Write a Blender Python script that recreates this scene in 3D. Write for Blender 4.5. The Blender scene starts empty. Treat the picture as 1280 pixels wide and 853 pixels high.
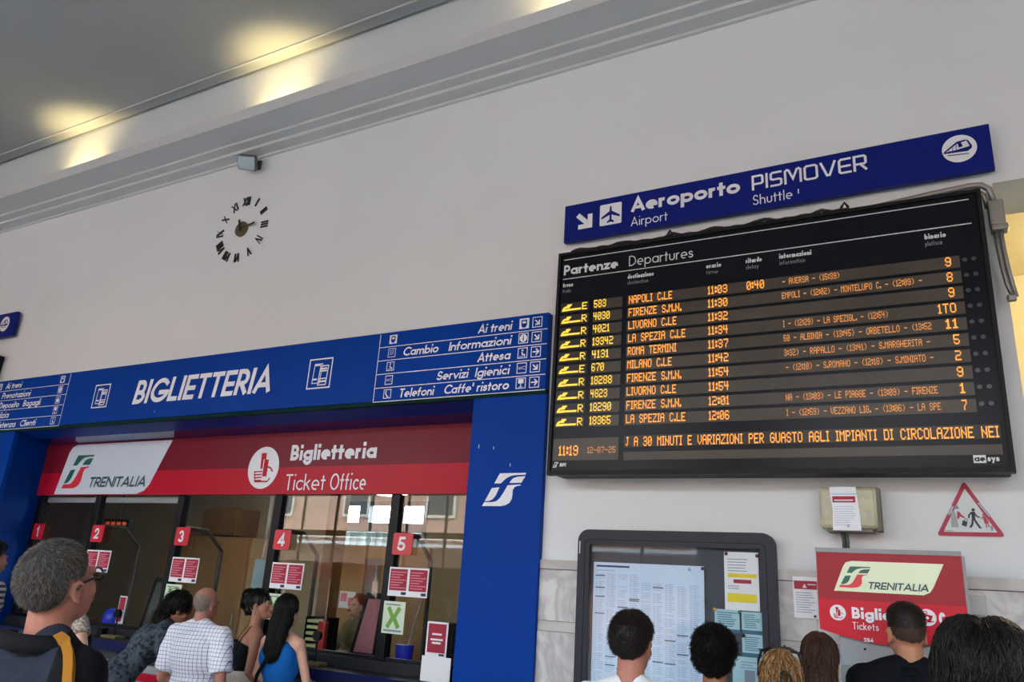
import bpy, bmesh, math, random
import numpy as np
from mathutils import Vector, Matrix, noise
from mathutils.bvhtree import BVHTree

random.seed(7); np.random.seed(7)
C = bpy.context.scene.collection
SC = bpy.context.scene
PI = math.pi

# ------------------------------------------------------------------ camera
EYE = 1.76
cam_d = bpy.data.cameras.new('camera'); cam = bpy.data.objects.new('camera', cam_d); C.objects.link(cam)
Rr = Vector((0.876048, 0.47839453, 0.06065122)); Ru = Vector((0.09616533, -0.29656229, 0.95015948)); Rf = Vector((-0.47253797, 0.82655277, 0.30580777))
cm = Matrix((Rr, Ru, -Rf)).transposed().to_4x4(); cm.translation = Vector((0, 0, EYE))
cam.matrix_world = cm
cam_d.sensor_width = 36.0; cam_d.lens = 36.0 * 968.11 / 1280; cam_d.clip_start = 0.05; cam_d.clip_end = 300
SC.camera = cam

# ------------------------------------------------------------------ light and exposure
SC.view_settings.view_transform = 'Standard'; SC.view_settings.look = 'None'
SC.view_settings.exposure = 0.28; SC.view_settings.gamma = 1.0
try: SC.view_settings.use_curve_mapping = False
except Exception: pass
W = bpy.data.worlds.new('sky'); SC.world = W; W.use_nodes = True
bgn = W.node_tree.nodes['Background']; bgn.inputs[0].default_value = (0.74, 0.89, 1.0, 1); bgn.inputs[1].default_value = 13.5
sun_d = bpy.data.lights.new('sun', 'SUN'); sun = bpy.data.objects.new('sun', sun_d); C.objects.link(sun)
sun_d.energy = 12.0; sun_d.angle = 0.01; sun_d.color = (1, .97, .92)
sun.rotation_euler = Vector((0.25, -1.0, -0.95)).to_track_quat('-Z', 'Y').to_euler()
SC.cycles.max_bounces = 8; SC.cycles.diffuse_bounces = 5; SC.cycles.glossy_bounces = 4; SC.cycles.transparent_max_bounces = 12
SC.cycles.sample_clamp_indirect = 6.0; SC.cycles.caustics_reflective = False; SC.cycles.caustics_refractive = False

def area_light(name, loc, sx, sy, rot, energy, col=(1, 1, 1), portal=False):
    d = bpy.data.lights.new(name, 'AREA'); d.shape = 'RECTANGLE'; d.size = sx; d.size_y = sy; d.energy = energy; d.color = col
    o = bpy.data.objects.new(name, d); o.location = loc; o.rotation_euler = rot; C.objects.link(o)
    if portal: d.cycles.is_portal = True
    return o

# ------------------------------------------------------------------ materials
def lin(c):
    c = c / 255.0
    return c / 12.92 if c <= 0.04045 else ((c + 0.055) / 1.055) ** 2.4
def rgb(r, g, b, k=1.0): return (min(1, lin(r) * k), min(1, lin(g) * k), min(1, lin(b) * k), 1)
MATS = {}
def mat(name, col, rough=0.6, metal=0.0, spec=0.5, var=0.0, vscale=6.0, bump=0.0, bscale=60.0, coat=0.0, col2=None):
    if name in MATS: return MATS[name]
    m = bpy.data.materials.new(name); m.use_nodes = True; nt = m.node_tree; b = nt.nodes['Principled BSDF']
    b.inputs['Base Color'].default_value = col; b.inputs['Roughness'].default_value = rough; b.inputs['Metallic'].default_value = metal
    b.inputs['Specular IOR Level'].default_value = spec; b.inputs['Coat Weight'].default_value = coat
    tc = nt.nodes.new('ShaderNodeTexCoord')
    if var > 0 or col2:
        n = nt.nodes.new('ShaderNodeTexNoise'); n.inputs['Scale'].default_value = vscale; n.inputs['Detail'].default_value = 6
        nt.links.new(tc.outputs['Object'], n.inputs['Vector'])
        mx = nt.nodes.new('ShaderNodeMix'); mx.data_type = 'RGBA'
        mx.inputs[6].default_value = col
        mx.inputs[7].default_value = col2 if col2 else tuple(max(0, c * (1 - var)) for c in col[:3]) + (1,)
        r = nt.nodes.new('ShaderNodeMapRange'); r.inputs[1].default_value = 0.35; r.inputs[2].default_value = 0.65
        nt.links.new(n.outputs[0], r.inputs[0]); nt.links.new(r.outputs[0], mx.inputs[0]); nt.links.new(mx.outputs[2], b.inputs['Base Color'])
    if bump > 0:
        n2 = nt.nodes.new('ShaderNodeTexNoise'); n2.inputs['Scale'].default_value = bscale; n2.inputs['Detail'].default_value = 5
        nt.links.new(tc.outputs['Object'], n2.inputs['Vector'])
        bp = nt.nodes.new('ShaderNodeBump'); bp.inputs['Strength'].default_value = bump; bp.inputs['Distance'].default_value = 0.02
        nt.links.new(n2.outputs[0], bp.inputs['Height']); nt.links.new(bp.outputs[0], b.inputs['Normal'])
    MATS[name] = m; return m
def emit(name, col, s):
    if name in MATS: return MATS[name]
    m = bpy.data.materials.new(name); m.use_nodes = True; b = m.node_tree.nodes['Principled BSDF']
    b.inputs['Base Color'].default_value = (0.02, 0.02, 0.02, 1); b.inputs['Emission Color'].default_value = col; b.inputs['Emission Strength'].default_value = s
    MATS[name] = m; return m
def glassmat(name, tint=(1, 1, 1, 1), ior=1.5):
    if name in MATS: return MATS[name]
    m = bpy.data.materials.new(name); m.use_nodes = True; nt = m.node_tree
    for n in list(nt.nodes): nt.nodes.remove(n)
    o = nt.nodes.new('ShaderNodeOutputMaterial'); mx = nt.nodes.new('ShaderNodeMixShader'); t = nt.nodes.new('ShaderNodeBsdfTransparent')
    g = nt.nodes.new('ShaderNodeBsdfGlossy'); f = nt.nodes.new('ShaderNodeFresnel'); f.inputs[0].default_value = ior
    g.inputs['Roughness'].default_value = 0.0; t.inputs[0].default_value = tint
    ge = nt.nodes.new('ShaderNodeNewGeometry'); mm = nt.nodes.new('ShaderNodeMath'); mm.operation = 'SUBTRACT'; mm.inputs[0].default_value = 1.0
    mu = nt.nodes.new('ShaderNodeMath'); mu.operation = 'MULTIPLY'; nt.links.new(ge.outputs['Backfacing'], mm.inputs[1]); nt.links.new(mm.outputs[0], mu.inputs[0]); nt.links.new(f.outputs[0], mu.inputs[1])
    nt.links.new(mu.outputs[0], mx.inputs[0]); nt.links.new(t.outputs[0], mx.inputs[1]); nt.links.new(g.outputs[0], mx.inputs[2]); nt.links.new(mx.outputs[0], o.inputs[0])
    MATS[name] = m; return m

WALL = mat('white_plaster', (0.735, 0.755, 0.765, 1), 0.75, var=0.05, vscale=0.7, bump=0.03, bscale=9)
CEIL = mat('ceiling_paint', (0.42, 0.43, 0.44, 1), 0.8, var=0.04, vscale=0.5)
CORN = mat('cornice_paint', (0.62, 0.63, 0.63, 1), 0.7, var=0.04, vscale=3)
BLUE = mat('blue_panel', rgb(0, 60, 152), 0.45, spec=0.08, var=0.10, vscale=1.3)
BLUEG = mat('blue_gloss_soffit', rgb(0, 40, 110), 0.06, spec=.5)
NAVY = mat('navy_sign', rgb(18, 32, 118), 0.4, spec=.12, var=0.06, vscale=2)
GREEN = mat('green_edge', rgb(8, 46, 44), 0.7, spec=.1)
SIGNW = mat('sign_white', rgb(232, 234, 240), 0.45)
SIGNWG = mat('sign_white_gloss', rgb(205, 215, 228), 0.25)
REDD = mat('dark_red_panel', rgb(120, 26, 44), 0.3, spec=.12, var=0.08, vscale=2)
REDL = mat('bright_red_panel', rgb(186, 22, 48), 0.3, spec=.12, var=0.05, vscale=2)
LGREEN = mat('logo_green', rgb(10, 92, 74), 0.4)
LRED = mat('logo_red', rgb(214, 34, 54), 0.4)
LTEXT = mat('logo_text_green', rgb(32, 74, 76), 0.4)
BLACK = mat('black_frame', rgb(15, 16, 22), 0.4, spec=.2)
BOARD = mat('board_black', rgb(22, 25, 30), 0.25, spec=.12, var=0.15, vscale=3)
BOARDM = mat('board_matt_black', rgb(18, 20, 23), 0.5, spec=.2)
STRIP = mat('led_strip_panel', rgb(82, 75, 68), 0.3, spec=.2, var=0.25, vscale=2.2)
STRIPD = mat('led_strip_dim', rgb(58, 54, 52), 0.3, spec=.2, var=0.25, vscale=2.2)
LED = emit('led_orange', (1.0, 0.33, 0.035, 1), 1.25)
LEDY = emit('led_yellow', (1.0, 0.60, 0.04, 1), 1.15)
LEDDIM = emit('led_dim_orange', (0.9, 0.33, 0.06, 1), 0.95)
LEDR = emit('led_red', (1.0, 0.12, 0.03, 1), 0.35)
BTXT = mat('board_white_text', rgb(215, 220, 222), 0.5)
BTXTD = mat('board_grey_text', rgb(130, 134, 138), 0.5)
GREYM = mat('grey_metal', rgb(126, 130, 134), 0.42, metal=0.3, var=0.06)
GREYP = mat('grey_paint', rgb(160, 165, 170), 0.5, var=0.05)
STEEL = mat('pipe_steel', rgb(150, 146, 140), 0.45, metal=0.5, var=0.1)
ANTH = mat('anthracite', rgb(40, 43, 54), 0.45, spec=.25, var=0.06)
PAPER = mat('paper', rgb(238, 240, 245), 0.7)
PAPERB = mat('paper_blue', rgb(206, 226, 252), 0.7, var=0.05, vscale=5)
INK = mat('ink_grey', rgb(128, 140, 160), 0.7)
INKL = mat('ink_light', rgb(176, 194, 222), 0.7)
INKD = mat('ink_dark', rgb(50, 56, 70), 0.7)
YEL = mat('highlight_yellow', rgb(240, 216, 40), 0.7)
CYANP = mat('paper_cyan', rgb(170, 208, 220), 0.7)
TEAL = mat('teal_ink', rgb(52, 104, 130), 0.7)
PRED = mat('poster_red', rgb(168, 28, 58), 0.6, var=0.1, vscale=30)
PREDL = mat('poster_pink', rgb(222, 130, 148), 0.6)
PGRN = mat('poster_green', rgb(112, 168, 70), 0.6)
PLGR = mat('poster_pale_green', rgb(214, 228, 206), 0.6)
CLOCKK = mat('clock_black', rgb(20, 20, 20), 0.5)
BRASS = mat('clock_brass', rgb(104, 94, 62), 0.45, metal=0.4)
GLASS = glassmat('clear_glass', (0.95, 0.96, 0.95, 1), 1.7)
GLASSN = glassmat('noticeboard_glass', (0.97, 0.98, 0.98, 1), 1.45)
def marble(name, base, vein, sc=2.0):
    m = bpy.data.materials.new(name); m.use_nodes = True; nt = m.node_tree; b = nt.nodes['Principled BSDF']
    tc = nt.nodes.new('ShaderNodeTexCoord'); n = nt.nodes.new('ShaderNodeTexNoise'); n.inputs['Scale'].default_value = sc; n.inputs['Detail'].default_value = 8; n.inputs['Distortion'].default_value = 1.6
    r = nt.nodes.new('ShaderNodeValToRGB'); r.color_ramp.elements[0].position = 0.42; r.color_ramp.elements[0].color = base
    r.color_ramp.elements[1].position = 0.62; r.color_ramp.elements[1].color = base
    e = r.color_ramp.elements.new(0.50); e.color = vein
    nt.links.new(tc.outputs['Object'], n.inputs['Vector']); nt.links.new(n.outputs[0], r.inputs[0]); nt.links.new(r.outputs[0], b.inputs['Base Color'])
    b.inputs['Roughness'].default_value = 0.3; return m
MARB = marble('marble', rgb(206, 206, 204), rgb(172, 172, 174), 1.8)
MARBT = marble('marble_band', rgb(192, 190, 188), rgb(168, 166, 164), 1.2)
def brickmat():
    m = bpy.data.materials.new('brick_facade'); m.use_nodes = True; nt = m.node_tree; b = nt.nodes['Principled BSDF']
    tc = nt.nodes.new('ShaderNodeTexCoord'); sp = nt.nodes.new('ShaderNodeSeparateXYZ'); cb = nt.nodes.new('ShaderNodeCombineXYZ')
    br = nt.nodes.new('ShaderNodeTexBrick'); br.inputs['Scale'].default_value = 3.2
    br.inputs['Color1'].default_value = (0.52, 0.29, 0.21, 1); br.inputs['Color2'].default_value = (0.44, 0.24, 0.17, 1); br.inputs['Mortar'].default_value = (0.55, 0.46, 0.38, 1)
    nt.links.new(tc.outputs['Object'], sp.inputs[0]); nt.links.new(sp.outputs['X'], cb.inputs['X']); nt.links.new(sp.outputs['Z'], cb.inputs['Y'])
    nt.links.new(cb.outputs[0], br.inputs['Vector']); nt.links.new(br.outputs[0], b.inputs['Base Color']); b.inputs['Roughness'].default_value = 0.85
    return m
BRICK = brickmat()
FLOOR = mat('terrazzo_floor', rgb(150, 152, 154), 0.35, var=0.2, vscale=40)

# ------------------------------------------------------------------ mesh builder
class MB:
    def __init__(s): s.v = []; s.f = []; s.m = []
    def add(s, vs, fs, mi=0):
        o = len(s.v); s.v += [tuple(v) for v in vs]; s.f += [tuple(i + o for i in f) for f in fs]; s.m += [mi] * len(fs); return s
    def box(s, x0, x1, y0, y1, z0, z1, mi=0):
        v = [(x, y, z) for x in (x0, x1) for y in (y0, y1) for z in (z0, z1)]
        return s.add(v, [(0, 1, 3, 2), (4, 6, 7, 5), (0, 4, 5, 1), (2, 3, 7, 6), (0, 2, 6, 4), (1, 5, 7, 3)], mi)
    def bbox(s, x0, x1, y0, y1, z0, z1, b=0.01, mi=0):
        # box with bevelled edges
        bm = bmesh.new(); bmesh.ops.create_cube(bm, size=1)
        for v in bm.verts: v.co = Vector(((x0 + x1) / 2 + v.co.x * (x1 - x0), (y0 + y1) / 2 + v.co.y * (y1 - y0), (z0 + z1) / 2 + v.co.z * (z1 - z0)))
        bmesh.ops.bevel(bm, geom=bm.edges[:], offset=b, segments=2, affect='EDGES', profile=0.5)
        bm.verts.index_update(); s.add([v.co[:] for v in bm.verts], [[v.index for v in f.verts] for f in bm.faces], mi); bm.free(); return s
    def rect(s, x0, x1, z0, z1, y, mi=0): return s.add([(x0, y, z0), (x1, y, z0), (x1, y, z1), (x0, y, z1)], [(0, 1, 2, 3)], mi)
    def poly(s, pts, y, mi=0):  # flat polygon in the x-z plane
        return s.add([(p[0], y, p[1]) for p in pts], [tuple(range(len(pts)))], mi)
    def slab(s, pts, y0, y1, mi=0):  # polygon in x-z with thickness
        n = len(pts); v = [(p[0], y0, p[1]) for p in pts] + [(p[0], y1, p[1]) for p in pts]
        return s.add(v, [tuple(range(n)), tuple(range(2 * n - 1, n - 1, -1))] + [(i, i + n, (i + 1) % n + n, (i + 1) % n) for i in range(n)], mi)
    def ring(s, outer, inner, y0, y1, mi=0):  # frame between two outlines of equal count
        n = len(outer); v = [(p[0], y0, p[1]) for p in outer] + [(p[0], y0, p[1]) for p in inner] + [(p[0], y1, p[1]) for p in outer] + [(p[0], y1, p[1]) for p in inner]
        f = []
        for i in range(n):
            j = (i + 1) % n
            f += [(i, j, n + j, n + i), (2 * n + i, 3 * n + i, 3 * n + j, 2 * n + j), (i, 2 * n + i, 2 * n + j, j), (n + i, n + j, 3 * n + j, 3 * n + i)]
        return s.add(v, f, mi)
    def tube(s, pts, r, n=8, mi=0, r1=None, cap=True):
        pts = [Vector(p) for p in pts]; k = len(pts); v = []; f = []
        up = Vector((0.13, 0.21, 0.97))
        for i, p in enumerate(pts):
            t = (pts[min(i + 1, k - 1)] - pts[max(i - 1, 0)])
            if t.length < 1e-9: t = Vector((0, 0, 1))
            t.normalize(); a = t.cross(up)
            if a.length < 1e-3: a = t.cross(Vector((1, 0, 0)))
            a.normalize(); b = t.cross(a)
            rr = r if r1 is None else r + (r1 - r) * i / max(1, k - 1)
            for q in range(n): v.append(p + a * (rr * math.cos(2 * PI * q / n)) + b * (rr * math.sin(2 * PI * q / n)))
        for i in range(k - 1):
            for q in range(n):
                f.append((i * n + q, i * n + (q + 1) % n, (i + 1) * n + (q + 1) % n, (i + 1) * n + q))
        if cap: f += [tuple(range(n - 1, -1, -1)), tuple(range((k - 1) * n, k * n))]
        return s.add(v, f, mi)
    def ball(s, c, r, nu=14, nv=9, M=None, mi=0):
        v = []; f = []
        if isinstance(r, (int, float)): r = (r, r, r)
        for j in range(nv + 1):
            th = PI * j / nv
            for i in range(nu):
                ph = 2 * PI * i / nu; p = Vector((r[0] * math.sin(th) * math.cos(ph), r[1] * math.sin(th) * math.sin(ph), r[2] * math.cos(th))) + Vector(c)
                v.append(M @ p if M else p)
        for j in range(nv):
            for i in range(nu): f.append((j * nu + i, (j + 1) * nu + i, (j + 1) * nu + (i + 1) % nu, j * nu + (i + 1) % nu))
        return s.add(v, f, mi)
    def disc(s, c, r, y, n=32, mi=0): return s.poly([(c[0] + r * math.cos(-2 * PI * i / n), c[1] + r * math.sin(-2 * PI * i / n)) for i in range(n)], y, mi)
    def cyl(s, p0, p1, r, n=20, mi=0): return s.tube([p0, p1], r, n, mi)
def obj(name, mb, mats, parent=None, local=False, smooth=False, kind=None, auto=False):
    me = bpy.data.meshes.new(name)
    if not isinstance(mats, (list, tuple)): mats = [mats]
    v = mb.v
    if parent is not None and not local:
        r = parent
        off = Vector((0, 0, 0))
        while r is not None: off += r.location; r = r.parent
        v = [(a[0] - off[0], a[1] - off[1], a[2] - off[2]) for a in v]
    me.from_pydata(v, [], mb.f)
    for m in mats: me.materials.append(m)
    if len(mats) > 1: me.polygons.foreach_set('material_index', mb.m)
    if smooth: me.polygons.foreach_set('use_smooth', [True] * len(me.polygons))
    me.update()
    o = bpy.data.objects.new(name, me); C.objects.link(o)
    if parent is not None: o.parent = parent
    if kind: o['kind'] = kind
    if auto:
        bm = bmesh.new(); bm.from_mesh(me); bmesh.ops.remove_doubles(bm, verts=bm.verts, dist=1e-5); bmesh.ops.recalc_face_normals(bm, faces=bm.faces); bm.to_mesh(me); bm.free()
    return o
def fixn(o):
    bm = bmesh.new(); bm.from_mesh(o.data); bmesh.ops.recalc_face_normals(bm, faces=bm.faces); bm.to_mesh(o.data); bm.free(); return o
def thing(name, label, cat, loc=(0, 0, 0), group=None, rot=None):
    o = bpy.data.objects.new(name, None); o.empty_display_size = 0.1; C.objects.link(o); o.location = loc
    if rot: o.rotation_euler = rot
    o['label'] = label; o['category'] = cat
    if group: o['group'] = group
    return o
def tag(o, label, cat, group=None):
    o['label'] = label; o['category'] = cat
    if group: o['group'] = group
    return o
def struct(name, mb, mats, **k): return obj(name, mb, mats, kind='structure', **k)

# ------------------------------------------------------------------ stroke lettering (geometric sans)
def A(cx, cy, rx, ry, a0, a1, n=12): return [(cx + rx * math.cos(math.radians(a0 + (a1 - a0) * i / n)), cy + ry * math.sin(math.radians(a0 + (a1 - a0) * i / n))) for i in range(n + 1)]
def O(cx, cy, rx, ry, n=28): return ['o'] + [(cx + rx * math.cos(2 * PI * i / n), cy + ry * math.sin(2 * PI * i / n)) for i in range(n)]
X = 0.64; h = X / 2
G = {
 'A': (.70, [[(0, 0), (.35, 1), (.70, 0)], [(.13, .30), (.57, .30)]]),
 'B': (.50, [[(0, 0), (0, 1)], [(0, 1), (.22, 1)] + A(.22, .77, .22, .23, 90, -90) + [(0, .54)], [(.22, .54)] + A(.24, .27, .26, .27, 90, -90) + [(0, 0)]]),
 'C': (.74, [A(.5, .5, .5, .5, 48, 312, 22)]),
 'D': (.66, [[(0, 0), (0, 1)], [(0, 1), (.2, 1)] + A(.2, .5, .46, .5, 90, -90, 18) + [(0, 0)]]),
 'E': (.44, [[(.44, 1), (0, 1), (0, 0), (.44, 0)], [(0, .52), (.42, .52)]]),
 'F': (.42, [[(.42, 1), (0, 1), (0, 0)], [(0, .52), (.40, .52)]]),
 'G': (.88, [A(.47, .5, .47, .5, 45, 352, 26), [(.5, .44), (.92, .44)]]),
 'H': (.6, [[(0, 0), (0, 1)], [(.6, 0), (.6, 1)], [(0, .52), (.6, .52)]]),
 'I': (0.02, [[(.01, 0), (.01, 1)]]),
 'L': (.40, [[(0, 1), (0, 0), (.40, 0)]]),
 'M': (.86, [[(0, 0), (.12, 1), (.43, .12), (.74, 1), (.86, 0)]]),
 'N': (.64, [[(0, 0), (0, 1), (.64, 0), (.64, 1)]]),
 'O': (.92, [O(.46, .5, .46, .5)]),
 'P': (.46, [[(0, 0), (0, 1)], [(0, 1), (.2, 1)] + A(.2, .73, .26, .27, 90, -90) + [(0, .46)]]),
 'R': (.48, [[(0, 0), (0, 1)], [(0, 1), (.2, 1)] + A(.2, .74, .26, .26, 90, -90) + [(0, .48)], [(.2, .48), (.48, 0)]]),
 'S': (.5, [A(.25, .76, .22, .24, 30, 262) + A(.24, .26, .26, .26, 78, -150)]),
 'T': (.5, [[(0, 1), (.5, 1)], [(.25, 0), (.25, 1)]]),
 'V': (.66, [[(0, 1), (.33, 0), (.66, 1)]]),
 'W': (1.0, [[(0, 1), (.26, 0), (.5, .9), (.74, 0), (1.0, 1)]]),
 'X': (.6, [[(0, 0), (.6, 1)], [(0, 1), (.6, 0)]]),
 'a': (.58, [O(.29, h, .29, h), [(.58, 0), (.58, X)]]),
 'b': (.58, [O(.29, h, .29, h), [(0, 0), (0, 1)]]),
 'c': (.46, [A(.30, h, .30, h, 50, 310, 18)]),
 'd': (.58, [O(.29, h, .29, h), [(.58, 0), (.58, 1)]]),
 'e': (.56, [[(.02, h * .96), (.56, h * .96)] + A(.28, h, .28, h, 0, 296, 22)]),
 'f': (.26, [[(.08, 0), (.08, .78)] + A(.24, .80, .16, .2, 180, 85, 6), [(-.04, X), (.24, X)]]),
 'g': (.58, [O(.29, h, .29, h), [(.58, X), (.58, -.06)] + A(.30, -.06, .28, .24, 0, -155)]),
 'h': (.48, [[(0, 0), (0, 1)], A(.24, .40, .24, .24, 180, 0) + [(.48, 0)]]),
 'i': (0.02, [[(.01, 0), (.01, X)], [(.01, .99), (.01, 1.0)]]),
 'k': (.42, [[(0, 0), (0, 1)], [(.38, X), (.03, .3)], [(.14, .40), (.42, 0)]]),
 'l': (0.02, [[(.01, 0), (.01, 1)]]),
 'm': (.84, [[(0, 0), (0, X)], A(.21, .42, .21, .22, 180, 0) + [(.42, 0)], A(.63, .42, .21, .22, 180, 0) + [(.84, 0)]]),
 'n': (.46, [[(0, 0), (0, X)], A(.23, .40, .23, .24, 180, 0) + [(.46, 0)]]),
 'o': (.60, [O(.30, h, .30, h)]),
 'p': (.58, [O(.29, h, .29, h), [(0, X), (0, -.3)]]),
 'r': (.26, [[(0, 0), (0, X)], A(.22, .42, .22, .22, 180, 70, 8)]),
 's': (.36, [A(.18, .48, .16, .16, 25, 255) + A(.17, .17, .19, .17, 75, -150)]),
 't': (.26, [[(.11, 0), (.11, .88)], [(-.02, X), (.26, X)]]),
 'u': (.46, [[(0, X), (0, .24)] + A(.23, .24, .23, .24, 180, 360) + [(.46, X)]]),
 'v': (.5, [[(0, X), (.25, 0), (.5, X)]]),
 'w': (.8, [[(0, X), (.2, 0), (.4, X * .9), (.6, 0), (.8, X)]]),
 'y': (.5, [[(0, X), (.26, .05)], [(.5, X), (.12, -.3)]]),
 'z': (.42, [[(0, X), (.42, X), (0, 0), (.42, 0)]]),
 "'": (0.02, [[(.01, .78), (.01, 1)]]), '.': (0.02, [[(.01, 0), (.01, .01)]]), '-': (.3, [[(0, .35), (.3, .35)]]), '!': (.02, [[(.01, 1.3), (.01, .95)]]),
 '0': (.56, [O(.28, .5, .28, .5)]),
 '1': (.2, [[(0, .8), (.2, 1), (.2, 0)]]),
 '2': (.5, [A(.25, .72, .24, .28, 165, -35, 10) + [(0, 0), (.5, 0)]]),
 '3': (.48, [A(.23, .76, .22, .24, 150, -90, 12) + A(.23, .26, .25, .26, 90, -150, 12)]),
 '4': (.56, [[(.42, 0), (.42, 1), (0, .28), (.56, .28)]]),
 '5': (.5, [[(.46, 1), (.1, 1), (.04, .55)] + A(.22, .32, .27, .32, 110, -150, 14)]),
 '8': (.5, [O(.25, .76, .21, .24, 20), O(.25, .26, .25, .26, 20)]),
}
# squared lettering of the shuttle sign
GS = {'P': (.56, [[(0, 0), (0, 1)], [(0, 1), (.48, 1), (.56, .92), (.56, .5), (.48, .42), (.12, .42)]]), 'I': G['I'],
      'S': (.58, [[(.56, 1), (.1, 1), (0, .92), (0, .60), (.1, .52), (.48, .52), (.58, .44), (.58, .1), (.48, 0), (.02, 0)]]),
      'M': (.86, [[(0, 0), (0, .92), (.1, 1), (.2, .96), (.43, .3), (.66, .96), (.76, 1), (.86, .92), (.86, 0)]]),
      'O': (.66, ['o (']), 'V': (.74, [[(0, 1), (.30, .04), (.44, .04), (.74, 1)]]),
      'E': (.56, [[(.56, 1), (.1, 1), (0, .9), (0, .1), (.1, 0), (.56, 0)], [(.14, .52), (.54, .52)]]),
      'R': (.58, [[(0, 0), (0, 1)], [(0, 1), (.5, 1), (.58, .92), (.58, .54), (.5, .46), (.12, .46)], [(.3, .46), (.58, 0)]])}
GS['O'] = (.66, [['o', (.1, 0), (.56, 0), (.66, .1), (.66, .9), (.56, 1), (.1, 1), (0, .9), (0, .1)]])

STG = [0]
def stroke(mb, pts, w, fn, closed, mi=0):
    n = len(pts)
    P = [Vector(p) for p in pts]; Lf = []; Rt = []
    if not closed and n >= 2:
        d = (P[0] - P[1]).normalized(); e = (P[-1] - P[-2]).normalized()
    for i in range(n):
        a = P[i] - P[i - 1] if (i > 0 or closed) else P[1] - P[0]
        b = P[(i + 1) % n] - P[i] if (i < n - 1 or closed) else P[-1] - P[-2]
        if a.length < 1e-9: a = b
        if b.length < 1e-9: b = a
        a = a.normalized(); b = b.normalized(); t = a + b
        if t.length < 1e-4: t = a
        t.normalize(); nn = Vector((-t.y, t.x)); k = 1 / max(0.42, abs(nn.dot(Vector((-a.y, a.x)))))
        Lf.append(P[i] + nn * (w / 2 * k)); Rt.append(P[i] - nn * (w / 2 * k))
    vs = [fn(p) for p in Lf] + [fn(p) for p in Rt]
    m = n if closed else n - 1
    # each piece of a stroke lies a hair in front of the one before it (no coplanar overlaps)
    for i in range(m):
        STG[0] = (STG[0] + 1) % 11; e = 0.00012 * STG[0]; j = (i + 1) % n
        mb.add([(q[0], q[1] - e, q[2]) for q in (vs[i], vs[n + i], vs[n + j], vs[j])], [(0, 1, 2, 3)], mi)
def text(mb, s, x0, z0, hgt, w=0.12, x1=None, y=0.0, shear=0.0, gap=None, mi=0, glyphs=None, align='l', sx=1.0, spw=.32):
    """lettering in the x-z plane at depth y; cap height hgt, stroke w (of the cap height); x1 fits the width"""
    GG = glyphs or G
    if gap is None: gap = 0.11 if w < .15 else 0.07
    gw = [(GG.get(c) or G.get(c, (spw, []))) if c != ' ' else (spw - w, []) for c in s]
    tot = sum(g[0] for g in gw); fixed = len(s) * w + (len(s) - 1) * gap
    if x1 is not None:
        sx = ((x1 - x0) / hgt - fixed) / tot
        if sx < 0.35:
            k = ((x1 - x0) / hgt) / (fixed + 0.7 * tot); gap = gap * k * .6; fixed = len(s) * w + (len(s) - 1) * gap; sx = max(.3, ((x1 - x0) / hgt - fixed) / tot)
    else:
        width = (tot * sx + fixed) * hgt
        if align == 'r': x0 = x0 - width
        if align == 'c': x0 = x0 - width / 2
    def my(yv):
        if yv >= 0: return w / 2 + yv * (X - w) / X if yv <= X else (X - w / 2) + (yv - X) * (1 - w / 2 - (X - w / 2)) / (1 - X)
        return w / 2 + yv
    cx = 0.0
    for c, (gwid, strokes) in zip(s, gw):
        for st in strokes:
            closed = st[0] == 'o'; pts = st[1:] if closed else st
            q = [(w / 2 + p[0] * sx, my(p[1])) for p in pts]
            if not closed:
                a, b = Vector(q[0]), Vector(q[1]); d = (a - b); d = d.normalized() if d.length > 1e-9 else Vector((0, -1))
                if abs(d.x) < .02 or abs(d.y) < .02: q[0] = tuple(a + d * w / 2)
                elif abs(d.y) > .5: q[0] = tuple(a + d * (w / 2 * .9))
                a, b = Vector(q[-1]), Vector(q[-2]); d = (a - b); d = d.normalized() if d.length > 1e-9 else Vector((0, 1))
                if abs(d.x) < .02 or abs(d.y) < .02: q[-1] = tuple(a + d * w / 2)
                elif abs(d.y) > .5: q[-1] = tuple(a + d * (w / 2 * .9))
            stroke(mb, q, w, lambda p: (x0 + (cx + p[0] + shear * p[1]) * hgt, y, z0 + p[1] * hgt), closed, mi)
        cx += gwid * sx + w + gap
    return x0 + cx * hgt
def mtext(*a, **k):
    mb = MB(); text(mb, *a, **k); return mb

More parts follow.
